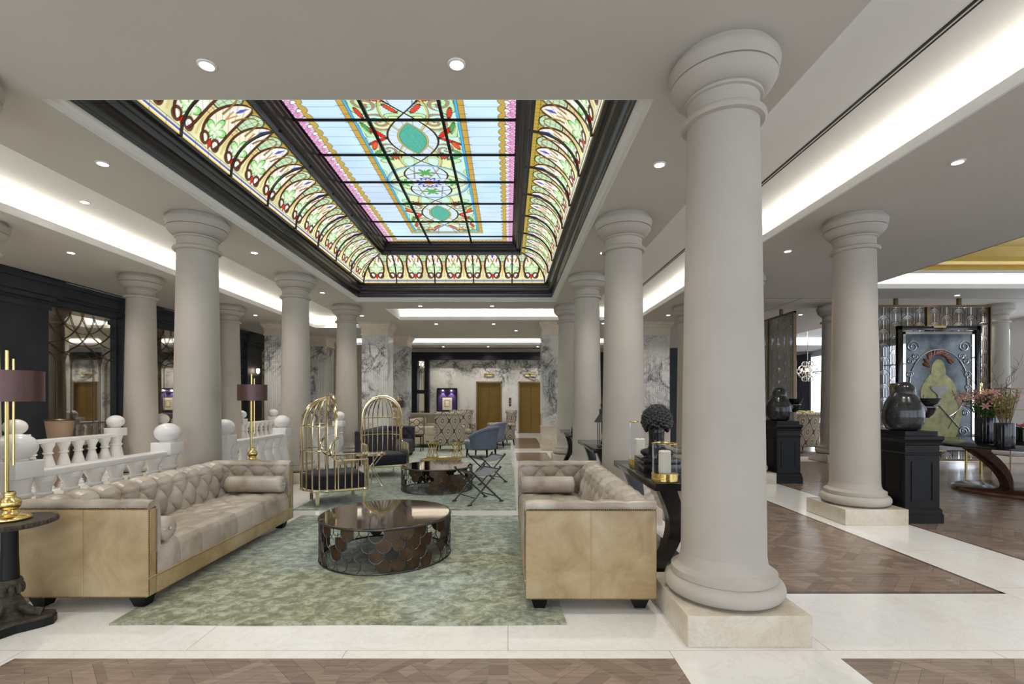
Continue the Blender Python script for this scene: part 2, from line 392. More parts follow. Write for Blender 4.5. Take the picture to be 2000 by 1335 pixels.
# floor: marble field with parquet fields set in it
wood = [(-2.67, 0.903, YN, 2.617), (1.80, 12.9, YN, 2.617), (1.80, 3.595, 3.49, 10.2), (4.49, 12.9, 3.49, 10.9), (0.2, 1.02, 11.05, 12.8), (0.2, 1.02, 13.9, 17.6), (1.8, 3.6, 11.05, 17.6), (4.9, 12.9, 11.9, 22), (-2.3, 0.3, 17.9, 18.9)]
dark = [(w[0]+a, w[1]-a, w[2]+a, w[3]-a) for w in wood[:4] for a in (0.0,)]
cells('floor', XL, XR, YN, 23.5, 0.0, wood, ['floor_marble', 'parquet'], lambda x, y: 1 if any(w[0] < x < w[1] and w[2] < y < w[3] for w in wood) else 0, False)
b = MB()   # thin dark border line inside the large parquet fields
for w in wood[2:4]:
    a, t = 0.0, 0.03
    x0, x1, y0, y1 = w
    for r in ((x0, x1, y1-t, y1), (x0, x0+t, y0, y1), (x1-t, x1, y0, y1)) + (((x0, x1, y0, y0+t),) if y0 > 0 else ()):
        b.box(r[0], r[1], r[2], r[3], -0.003, 0.0012)
struct(b.build('trim_1', 'parquet_border', smooth=0))
SKY = (-3.32, 1.035, 3.45, 10.55)
REC = [(1.95, 3.46, YN, 13.0), (-2.9, 1.95, 11.4, 13.0), (-5.73, -4.25, YN, 14.4), (-6.2, 4.2, 16.9, 18.9), (6.78, 12.6, 0.5, 9.31), (9.4, 12.6, 12.0, 19.0)]
HO = [SKY]+REC
cells('ceiling', XL, XR, YN, 23.5, CZ, HO, ['ceiling'], lambda x, y: None if any(h[0] < x < h[1] and h[2] < y < h[3] for h in HO) else 0, True)
# recesses: raised soffits with light pockets
def soffit(name, rects, z, mat):
    b = MB()
    for (x0, x1, y0, y1) in rects: b.box(x0, x1, y0, y1, z, z+0.05)
    return struct(b.build(name, mat, smooth=0))
P = 0.14
soffit('ceiling', [(1.95, 3.46+P, YN, 13.0+P), (-2.9, 1.95, 11.4, 13.0+P)], RZ, 'recess')
soffit('ceiling', [(-5.73-P, -4.25, YN, 14.4+P)], RZ, 'recess')
soffit('ceiling', [(-6.2-P, 4.2, 16.9, 18.9+P)], RZ, 'recess')
soffit('ceiling', [(9.4-P, 12.6, 12.0, 19.0+P)], RZ, 'recess')
tr = MB()   # plain upstands
def up(x0, y0, x1, y1, z1=RZ): 
    t = 0.02
    if x0 == x1: tr.box(x0-t/2, x0+t/2, min(y0,y1), max(y0,y1), CZ+CUT, z1)
    else: tr.box(min(x0,x1), max(x0,x1), y0-t/2, y0+t/2, CZ+CUT, z1)
for s in ((1.94,YN,1.94,11.4),(1.95,11.39,-2.9,11.39),(-2.91,11.4,-2.91,13.1),(-4.24,YN,-4.24,14.5),(-6.2,16.89,4.2,16.89),(4.21,16.9,4.21,19),(9.4,11.99,12.6,11.99),(12.61,12,12.61,19)): up(*s)
struct(tr.build('trim_2', 'recess', smooth=0))
cv = MB(); led_jobs = []
def cove(x0, y0, x1, y1, out, led='led', z1=RZ, label=''):
    """light pocket along a recess edge; out = direction away from the recess"""
    ox, oy = out; t = 0.025
    def slab(a, c, za, zb, B):
        if ox: xs = sorted((x0+ox*a, x0+ox*c)); B.box(xs[0], xs[1], min(y0,y1), max(y0,y1), za, zb)
        else: ys = sorted((y0+oy*a, y0+oy*c)); B.box(min(x0,x1), max(x0,x1), ys[0], ys[1], za, zb)
    slab(0, t, CZ-CUT*5, CZ+0.09, cv)             # lip
    slab(P, P+t, CZ+0.01, z1+0.02, cv)            # back of the pocket
    slab(t, P, CZ+0.005, CZ+0.02, cv)             # pocket bottom
    L_ = MB(); slab(0.055, 0.10, CZ+0.035, CZ+0.07, L_)
    led_jobs.append((L_, led, label))
cove(3.46, YN, 3.46, 13.0+P, (1,0), label='long warm light strip in the right ceiling recess')
cove(-2.9, 13.0, 3.46, 13.0, (0,1), label='crosswise light strip in the ceiling recess beyond the skylight')
cove(-5.73, YN, -5.73, 14.4+P, (-1,0), label='long warm light strip in the left ceiling recess')
cove(-5.73, 14.4, -4.25, 14.4, (0,1), label='short light strip closing the far end of the left ceiling recess')
cove(-6.2, 18.9, 4.2, 18.9, (0,1), label='farthest light strip above the elevator wall')
cove(9.4, 12.0, 9.4, 19.0, (-1,0), led='strip_gold', label='golden light strip beyond the lattice screens')
cove(6.78, 9.31, 12.6, 9.31, (0,1), label='light strip at the far edge of the gilded ceiling recess')
struct(cv.build('trim_3', 'recess', smooth=0))
for L_, mt, lb in led_jobs: tag(L_.build('cove_light', mt, smooth=0), lb, 'strip light')
b = MB()   # black air slot in the right recess
b.box(2.86, 2.885, YN, 12.9, RZ-0.003, RZ+0.01); b.box(2.905, 2.915, YN, 12.9, RZ-0.006, RZ+0.01)
struct(b.build('trim_4', 'black_satin', smooth=0))
b = MB(); b.box(XL+0.35, XL+0.40, 0, 15, CZ-0.003, CZ+0.01)
for i in range(0): pass
b.box(4.6, 12.6, 10.2, 10.212, CZ-0.002, CZ+0.01); b.box(6.2, 6.21, 10.2, 14, CZ-0.002, CZ+0.01)
struct(b.build('trim_5', 'black_satin', smooth=0))
# gilded stepped recess at right
b = MB(); t = 0.03
def loop_strip(B, rect, prof, mi=0, skip=()):
    x0, x1, y0, y1 = rect; n = len(prof); base = len(B.v); vs = []
    for (e, z) in prof: vs += [(x0+e, y0+e, z), (x1-e, y0+e, z), (x1-e, y1-e, z), (x0+e, y1-e, z)]
    fs = []
    for k in range(n-1):
        for q in range(4):
            if q in skip: continue
            r = (q+1) % 4; fs.append((k*4+q, k*4+r, (k+1)*4+r, (k+1)*4+q))
    B.add(vs, fs, mi)
loop_strip(b, (6.78, 12.6, 0.5, 9.31), [(-0.135, 3.78), (-0.135, 3.80), (0.12, 3.80), (0.12, 3.86)], 0)
loop_strip(b, (6.78, 12.6, 0.5, 9.31), [(0.12, 3.86), (0.12, 3.93), (0.45, 3.93), (0.45, 4.02), (0.60, 4.16), (0.85, 4.25)], 1)
loop_strip(b, (6.78, 12.6, 0.5, 9.31), [(0.85, 4.25), (0.85, 4.30)], 0)
b.box(7.63, 11.75, 1.35, 8.46, 4.30, 4.34, 0)
struct(b.build('ceiling', ['recess', 'gold_vault'], smooth=0))
b = MB(); b.box(6.76, 6.78, 0.5, 9.31, CZ, 3.80); b.box(6.78, 12.6, 0.48, 0.5, CZ, 3.8); b.box(12.6, 12.62, 0.5, 9.31, CZ, 3.8)
struct(b.build('trim_6', 'recess', smooth=0))
# ---- walls
def wall(name, mat, *boxes, smooth=0):
    b = MB()
    for q in boxes: b.box(*q)
    return struct(b.build(name, mat, smooth=smooth))
wall('wall_left', 'cream_wall', (XL-0.3, XL-0.02, YN, 20.3, 0, 4))
wall('wall_far', 'cream_wall', (-1.5, 1.7, 20.46, 20.6, 0, 3.0), (XL-0.3, -3.3, 20.3, 20.6, 0, 4.0), (4.9, 5.0, 20.3, 23.5, 0, 4.0), (-3.3, 4.9, 20.32, 20.6, 3.0, 4.0))  # box behind the elevator doors is added to block light between the leaves
wall('wall_elevator', 'veined_wall', (-3.3, -1.33, 20.3, 20.6, 0, 3.1), (-0.25, 0.45, 20.3, 20.6, 0, 3.1), (1.5, 4.9, 20.3, 20.6, 0, 3.1), (-1.33, -0.25, 20.3, 20.6, 2.16, 3.1), (0.45, 1.5, 20.3, 20.6, 2.16, 3.1))
wall('baseboard_far', 'floor_marble', (-3.28, -1.4, 20.26, 20.3, 0, 0.10), (-0.2, 0.4, 20.26, 20.3, 0, 0.1), (1.55, 4.8, 20.26, 20.3, 0, 0.1))
wall('trim_7', 'black_satin', (-4.05, 4.9, 19.95, 20.28, 3.06, 3.36), (-4.05, -3.75, 19.95, 20.28, 0, 3.06), (-3.45, -3.27, 19.95, 20.28, 0, 3.06), (3.7, 4.1, 19.95, 20.28, 0, 3.06), (-3.75,-3.45,20.0,20.28,1.65,1.8), (-3.75,-3.45,20.0,20.28,0,0.5))
# windowed right wall, daylight behind
bx = []; y = YN
wins = []
yy = -2.6
while yy < 22.6: wins.append((yy, yy+1.9)); yy += 2.6
last = YN
for w0, w1 in wins: bx.append((XR, XR+0.3, last, w0, 0.35, 3.35)); last = w1
bx.append((XR, XR+0.3, last, 23.5, 0.35, 3.35)); bx.append((XR, XR+0.3, YN, 23.5, 3.35, 4)); bx.append((XR, XR+0.3, YN, 23.5, 0, 0.35))
wall('wall_right', 'lightwall', *bx)
for i, (w0, w1) in enumerate(wins):
    b = MB()
    for q in ((w0, w0+0.05), (w1-0.05, w1)): b.box(XR+0.05, XR+0.12, q[0], q[1], 0.35, 3.35)
    b.box(XR+0.05, XR+0.12, w0, w1, 0.35, 0.40); b.box(XR+0.05, XR+0.12, w0, w1, 3.30, 3.35); b.box(XR+0.06, XR+0.11, w0, w1, 2.6, 2.65)
    o = struct(b.build('window_%d' % (i+1), 'trimwhite', smooth=0))
    g = MB(); g.box(XR+0.08, XR+0.085, w0+0.03, w1-0.03, 0.37, 3.33); g.build('pane', 'glass', o, smooth=0)
wall('wall_back_right', 'lightwall', (4.9, XR, 23.3, 23.5, 0, 4))
# front (behind the viewer): glazed entrance front
bx = [(XL-0.3, -7.0, YN-0.3, YN, 0, 3.3), (12.3, XR+0.3, YN-0.3, YN, 0, 3.3), (XL-0.3, XR+0.3, YN-0.3, YN, 3.3, 4)]
for x in (-3.4, 0.4, 4.2, 8.0): bx.append((x, x+0.4, YN-0.3, YN, 0, 3.3))
wall('wall_front', 'cream_wall', *bx)
for i, (a, c) in enumerate(((-7.0, -3.4), (-3.0, 0.4), (0.8, 4.2), (4.6, 8.0), (8.4, 12.3))):
    b = MB(); b.box(a, a+0.07, YN-0.2, YN-0.1, 0, 3.3); b.box(c-0.07, c, YN-0.2, YN-0.1, 0, 3.3); b.box(a, c, YN-0.2, YN-0.1, 2.4, 2.47); b.box((a+c)/2-0.035, (a+c)/2+0.035, YN-0.2, YN-0.1, 0, 2.4)
    o = struct(b.build('window_%d' % (i+20), 'bronze_frame', smooth=0)); g = MB(); g.box(a, c, YN-0.16, YN-0.155, 0, 3.3); g.build('pane', 'glass', o, smooth=0)
# dark panelled left wall: pilasters, entablature, mirror bays
PIL = [(7.6, 8.68), (10.35, 11.2), (12.85, 13.55), (15.3, 16.2)]
b = MB()
for (a, c) in PIL: 
    b.box(XL-0.02, XL+0.16, a, c, 0, 3.16); b.box(XL-0.02, XL+0.19, a-0.03, c+0.03, 3.0, 3.1); b.box(XL-0.02, XL+0.2, a-0.04, c+0.04, 0, 0.22)
    b.box(XL-0.02, XL+0.24, a-0.07, c+0.07, 3.16, 3.24); b.box(XL-0.02, XL+0.30, a-0.12, c+0.12, 3.24, 3.44); b.box(XL-0.02, XL+0.34, a-0.15, c+0.15, 3.44, CZ-0.002)
b.box(XL-0.02, XL+0.10, -1, 16.6, 3.13, 3.24); b.box(XL-0.02, XL+0.15, -1, 16.6, 3.24, 3.30); b.box(XL-0.02, XL+0.21, -1, 16.6, 3.30, 3.47); b.box(XL-0.02, XL+0.27, -1, 16.6, 3.47, CZ-0.002)
b.box(XL-0.02, XL+0.10, 8.5, 8.72, 0, 3.13)
struct(b.build('trim_8', 'dark_wall', smooth=0, bevel=0.006))
wall('baseboard_left', 'dark_wall', (XL-0.02, XL+0.06, 0, 16.6, 0, 0.5))
def mirror_bay(y0, y1, label):
    t = thing('lattice_mirror', label, 'mirror', (XL+0.02, (y0+y1)/2, 0.5))
    h = 2.63; w = (y1-y0); g = MB(); g.box(-0.02, 0, -w/2, w/2, 0, h); g.build('mirror_glass', 'mirror', t, smooth=0)
    L_ = MB(); x = 0.012; tr_ = 0.009
    def tb(p): L_.tube([(x, q[0], q[1]) for q in p], 0.0065, 5)
    rr = w*0.25
    for c in (-w/2, 0.0, w/2):       # tall nested arches with rounded feet
        for r in (rr*0.62, rr*1.0):
            pts = [(c-r, 0.3)]+[(c-r, 1.55)]+[(c+r*math.cos(a), 1.55+r*math.sin(a)) for a in np.linspace(PI, 0, 15)]+[(c+r, 0.3)]
            pts += [(c+r*math.cos(a), 0.3+r*math.sin(a)) for a in np.linspace(0, -PI, 15)]
            seg = []
            for q in pts:
                if abs(q[0]) <= w/2: seg.append(q)
                else:
                    if len(seg) > 1: tb(seg)
                    seg = []
            if len(seg) > 1: tb(seg)
    for c in (-w/2, 0.0, w/2):       # overlapping fan of arcs above
        for r in (w*0.36, w*0.52, w*0.68):
            seg = []
            for a in np.linspace(PI, 2*PI, 40):
                q = (c+r*math.cos(a), 2.72+r*0.92*math.sin(a))
                if abs(q[0]) <= w/2 and q[1] <= h: seg.append(q)
                else:
                    if len(seg) > 1: tb(seg)
                    seg = []
            if len(seg) > 1: tb(seg)
    L_.build('lattice', 'bronze_frame', t)
    f = MB(); 
    for q in ((-w/2, -w/2+0.025), (w/2-0.025, w/2)): f.box(0, 0.03, q[0], q[1], 0, h)
    f.box(0, 0.03, -w/2, w/2, h-0.025, h); f.build('frame', 'dark_wall', t, smooth=0)
mirror_bay(8.72, 10.33, 'arched lattice mirror on the dark left wall, nearest of the row')
mirror_bay(11.22, 12.83, 'arched lattice mirror on the dark left wall, second of the row')
mirror_bay(13.57, 15.28, 'arched lattice mirror on the dark left wall, third of the row')
mirror_bay(16.22, 17.6, 'arched lattice mirror on the left wall beside the marble pier')
# ---- elevator doors
def elevator(n, x0, x1):
    b = MB(); b.box(x0, x0+0.05, 20.27, 20.45, 0, 2.16); b.box(x1-0.05, x1, 20.27, 20.45, 0, 2.16); b.box(x0, x1, 20.27, 20.45, 2.10, 2.16)
    o = struct(b.build('door_%d' % n, 'bronze', smooth=0)); m = (x0+x1)/2
    for a, c in ((x0+0.05, m-0.004), (m+0.004, x1-0.05)):
        p = MB(); p.box(a, c, 20.38, 20.42, 0.01, 2.10); p.box(a+0.04, c-0.04, 20.37, 20.38, 0.06, 2.05); p.build('door_leaf', 'elev', o, smooth=0)
elevator(1, -1.33, -0.25); elevator(2, 0.45, 1.5)
def text(body, name, size, loc, mat, parent=None, ext=0.004):
    cu = bpy.data.curves.new(name, 'FONT'); cu.body = body; cu.size = size; cu.extrude = ext; cu.align_x = 'CENTER'; cu.align_y = 'CENTER'
    o = bpy.data.objects.new(name, cu); COL.objects.link(o); o.data.materials.append(M[mat]); o.location = loc; o.rotation_euler = (PI/2, 0, 0)
    bpy.context.view_layer.update(); me = bpy.data.meshes.new_from_object(o); me.name = name
    o2 = bpy.data.objects.new(name, me); COL.objects.link(o2); o2.location = loc; o2.rotation_euler = (PI/2, 0, 0); bpy.data.objects.remove(o)
    if parent is not None: o2.parent = parent
    return o2
for x, tx, lb in ((-0.79, 'L5', 'small brass floor indicator over the left elevator door'), (0.92, '0', 'small brass floor indicator over the right elevator door')):
    t = thing('floor_indicator', lb, 'sign', (x, 20.3, 2.36)); b = MB(); b.bbox(-0.21, 0.21, -0.05, 0, 0, 0.13, 0.008); b.build('plate', 'brass', t)
    text(tx, 'numeral', 0.12, (0, -0.055, 0.065), 'black_satin', t)
t = thing('call_panel', 'slim brass elevator call panel between the two doors', 'panel', (0.09, 20.3, 1.12)); b = MB(); b.bbox(-0.05, 0.05, -0.02, 0, 0, 0.36, 0.005); b.build('plate', 'bronze_frame', t)
for z in (0.12, 0.22): b = MB(); b.sph((0, -0.025, z), (0.02, 0.01, 0.02), 10, 6); b.build('button', 'brass', t)
t = thing('framed_picture', 'small lit picture on purple velvet in a tall dark frame beside the elevator', 'picture', (-2.54, 20.27, 0.6))
b = MB(); b.box(-0.42, -0.38, -0.10, 0, 0, 1.28); b.box(0.38, 0.42, -0.10, 0, 0, 1.28); b.box(-0.42, 0.42, -0.10, 0, 1.22, 1.28); b.build('frame', 'black_satin', t, smooth=0)
b = MB(); b.box(-0.38, 0.38, -0.02, 0, 0, 1.22); b.build('velvet_backing', 'purple', t, smooth=0)
b = MB(); b.box(-0.20, 0.20, -0.04, -0.02, 0.37, 0.88); b.build('picture_sheet', 'parchment', t, smooth=0)
b = MB(); b.box(-0.10, 0.10, -0.045, -0.04, 0.50, 0.515); b.box(-0.10, -0.085, -0.045, -0.04, 0.515, 0.78); b.box(0.085, 0.10, -0.045, -0.04, 0.515, 0.78); b.box(-0.10, 0.10, -0.045, -0.04, 0.765, 0.78); b.build('drawing', 'bronze', t, smooth=0)
for x in (-0.18, 0.18): b = MB(); b.sph((x, -0.06, 1.18), 0.02, 10, 6); b.build('spotlight', 'lamp', t)
for x in (-0.18, 0.18):
    l = bpy.data.lights.new('picture_spot', 'SPOT'); l.energy = 6; l.spot_size = 1.2; l.color = (1, 0.9, 0.85); lo = bpy.data.objects.new('picture_spot', l); COL.objects.link(lo); lo.parent = t; lo.location = (x, -0.12, 1.16); lo.rotation_euler = (0.25, 0, 0)
t = thing('display_case', 'tall narrow mirrored display case in the dark frame left of the elevators', 'cabinet', (-3.6, 20.2, 0.5))
b = MB(); b.box(-0.15, 0.15, 0.0, 0.02, 1.3, 2.5); b.box(-0.15, 0.15, 0, 0.02, 0, 1.15); b.build('mirror_glass', 'mirror', t, smooth=0)
b = MB()
for k in range(4):
    b.tube([(-0.15+0.3*i/12, -0.01, 2.42-0.12*k+0.05*math.sin(PI*4*i/12+(k % 2)*PI)) for i in range(13)], 0.01, 5)
for x in (-0.08, 0.0, 0.08): b.box(x-0.006, x+0.006, -0.015, 0, 1.3, 2.1)
b.build('lattice', 'bronze_frame', t)
# ================================================================ columns
def col_profile():
    z0 = 0.177
    p = [(0.30, z0), (0.335, z0+0.012)]
    p += [(0.30+0.055*math.cos(a), z0+0.065+0.055*math.sin(a)) for a in np.linspace(-PI*0.42, PI*0.45, 12)]
    p += [(0.312, z0+0.122), (0.312, z0+0.160), (0.300, z0+0.166), (0.272, z0+0.185), (0.258, z0+0.215), (0.252, z0+0.26)]
    for t in np.linspace(0.05, 1, 10): p.append((0.252-0.040*t**1.25, z0+0.26+t*(CZ-0.41-z0-0.26)))
    T = CZ
    p += [(0.214, T-0.408), (0.242, T-0.403), (0.254, T-0.388), (0.252, T-0.372), (0.240, T-0.362), (0.218, T-0.358), (0.212, T-0.348), (0.212, T-0.268),
          (0.214, T-0.264), (0.230, T-0.258), (0.234, T-0.248), (0.228, T-0.236), (0.222, T-0.234), (0.236, T-0.231), (0.262, T-0.215), (0.288, T-0.19), (0.304, T-0.165), (0.312, T-0.148), (0.316, T-0.145), (0.303, T-0.143), (0.303, T-0.137),
          (0.316, T-0.135), (0.318, T-0.115), (0.326, T-0.085), (0.330, T-0.06), (0.326, T-0.045), (0.300, T-0.040), (0.295, T-0.006), (0.295, T-0.001)]
    return p
COLP = col_profile(); NB = 18
def first_column(x, y, label):
    t = thing('column', label, 'column', (x, y, 0), 0, 'cream columns of the lobby')
    b = MB(); b.bbox(-0.353, 0.353, -0.353, 0.353, 0, 0.177, 0.004); b.build('plinth', 'cream_marble', t)
    k1 = 20; b = MB(); b.lathe(COLP[:k1], 72); b.build('base', 'plaster', t, 30)
    k2 = k1-1+11; b = MB(); b.lathe(COLP[k1-1:k2+1], 72); b.build('shaft', 'plaster', t, 30)
    b = MB(); b.lathe(COLP[k2:], 72); b.build('capital', 'plaster', t, 30)
    return t
c0 = first_column(1.37, 3.085, 'big cream column nearest the camera, beside the right tan sofa')
for x, y, lb in ((1.37, 5.735, 'cream column right behind the console with the black bust'), (1.37, 8.385, 'cream column, third of the inner right row'), (1.37, 11.035, 'cream column, farthest of the inner right row'),
                 (-3.68, 3.085, 'cream column cut off by the left picture edge, only its capital in view'), (-3.68, 5.735, 'cream column behind the left tan sofa, nearest of the left row'), (-3.68, 8.385, 'cream column between the bronze-shaded far lamp and the cage chairs'), (-3.68, 11.035, 'cream column rising behind the two cage chairs'),
                 (4.11, 5.735, 'cream column on a marble plinth beside the nearer black figure pedestal'), (4.11, 8.385, 'cream column mostly hidden behind the nearest column, by the far black pedestal'), (4.11, 11.035, 'slim far column seen between two columns at the right of the lobby'),
                 (-6.36, 5.735, 'cream column at the far left edge, a sliver of capital in view'), (-6.36, 8.385, 'cream column beside the nearest lattice mirror'), (-6.36, 11.035, 'cream column left of the far bronze-shaded lamp'),
                 (7.42, 11.035, 'cream column beside the patterned armchair at the right windows'), (11.1, 11.0, 'cream column behind the right end of the lattice screen')):
    dup(c0, lb, (x, y, 0))
# ---- marble piers
def pier(x, y, label, w=0.70, first=[]):
    if first:
        return dup(first[0], label, (x, y, 0))
    t = thing('marble_pier', label, 'pier', (x, y, 0), 0, 'veined marble piers'); h = w/2
    b = MB(); b.box(-h, h, -h, h, 0.12, 3.2)
    for i in range(12):
        c = -h+0.06+i*(w-0.12)/11
        b.tube([(c, -h, 1.0), (c, -h, 3.15)], 0.017, 6); b.tube([(-h, c, 1.0), (-h, c, 3.15)], 0.017, 6); b.tube([(h, c, 1.0), (h, c, 3.15)], 0.017, 6)
    b.build('shaft', 'veined', t)
    b = MB(); b.bbox(-h-0.03, h+0.03, -h-0.03, h+0.03, 0, 0.14, 0.01); b.box(-h-0.012, h+0.012, -h-0.012, h+0.012, 0.14, 0.62); b.box(-h-0.02, h+0.02, -h-0.02, h+0.02, 0.62, 0.66); b.build('base', 'cream_marble', t)
    b = MB(); pr = [(h+0.0, 3.16), (h+0.025, 3.17), (h+0.025, 3.21), (h+0.01, 3.215), (h+0.015, 3.36), (h+0.05, 3.40), (h+0.06, 3.44), (h+0.09, 3.47), (h+0.09, CZ-0.001)]
    vs = []; [vs.extend([(-r, -r, z), (r, -r, z), (r, r, z), (-r, r, z)]) for r, z in pr]
    b.add(vs, [(k*4+q, k*4+(q+1) % 4, k*4+4+(q+1) % 4, k*4+4+q) for k in range(len(pr)-1) for q in range(4)]+[(0,1,2,3)]); b.build('capital', 'cream_wall', t, 20)
    first.append(t); return t
for x, y, lb in ((-3.68, 13.68, 'veined marble pier left of the elevator lobby, nearer of two'), (-3.68, 16.34, 'veined marble pier left of the elevator lobby, farther of two'), (-6.36, 13.68, 'veined marble pier beside the dark left wall, nearer of two'), (-6.36, 16.34, 'veined marble pier by the left wall, farther one seen past the far-left column'),
                 (1.30, 13.68, 'veined marble pier right of the elevator doors'), (1.30, 16.34, 'veined marble pier hidden behind the nearer right-hand one'), (4.11, 13.68, 'veined marble pier seen between two near columns on the right'), (7.42, 15.5, 'marble pier far back beyond the lattice screens')):
    if 'hidden' in lb or 'far back' in lb: continue
    pier(x, y, lb)
wall('trim_9', 'dark_wall', (5.35, 5.65, 15.9, 16.3, 0, 3.1))
# ================================================================ skylight
sk = thing('stained_glass_skylight', 'long coved stained glass skylight in the lobby ceiling with dark bronze frames', 'skylight', (0, 0, 0))
b = MB(); loop_strip(b, SKY, [(-0.004, CZ-0.003), (0.0, CZ-0.003), (0.0, 3.555), (0.03, 3.558), (0.045, 3.575), (0.075, 3.585), (0.083, 3.60), (0.083, 3.62)]); b.build('white_trim', 'trimwhite', sk, 20)
pf = [(0.083, 3.61), (0.100, 3.612), (0.102, 3.632)]+[(0.105+0.055*(1-math.cos(a)), 3.635+0.10*math.sin(a)) for a in np.linspace(0, PI/2, 7)]+[(0.175, 3.735), (0.175, 3.75), (0.182, 3.79), (0.196, 3.80), (0.197, 3.812), (0.202, 3.845), (0.238, 3.85), (0.24, 3.895)]
b = MB(); loop_strip(b, SKY, pf); b.build('dark_cornice', 'bronze_dark', sk, 25)
pf = [(0.76, 4.38), (0.76, 4.32), (0.785, 4.318), (0.79, 4.34)]+[(0.79+0.05*(1-math.cos(a)), 4.34+0.06*math.sin(a)) for a in np.linspace(0, PI/2, 6)]+[(0.865, 4.40), (0.87, 4.43), (0.90, 4.445), (0.905, 4.48), (0.93, 4.49), (0.932, 4.53), (0.95, 4.53), (0.95, 4.56)]
b = MB(); loop_strip(b, SKY, pf); b.build('inner_frame', 'bronze_dark', sk, 25)
def ssm(a, b_, x):
    t = np.clip((x-a)/(b_-a), 0, 1); return t*t*(3-2*t)
def put(C, mask, col):
    m = np.clip(mask, 0, 1)[:, None]; C[:] = C*(1-m)+np.array(col)[None, :]*m
def hard(d, w=0.003): return np.clip(0.5-d/w*0.5, 0, 1)   # d<0 inside
def vnoise(x, y, s, seed=0):
    r = np.random.default_rng(seed).random((64, 64)); X = x/s; Y = y/s
    xi = np.floor(X).astype(int); yi = np.floor(Y).astype(int); fx = X-xi; fy = Y-yi; fx = fx*fx*(3-2*fx); fy = fy*fy*(3-2*fy)
    g = lambda a, c: r[a % 64, c % 64]
    return (g(xi, yi)*(1-fx)+g(xi+1, yi)*fx)*(1-fy)+(g(xi, yi+1)*(1-fx)+g(xi+1, yi+1)*fx)*fy
LEAD = (0.02, 0.02, 0.025)
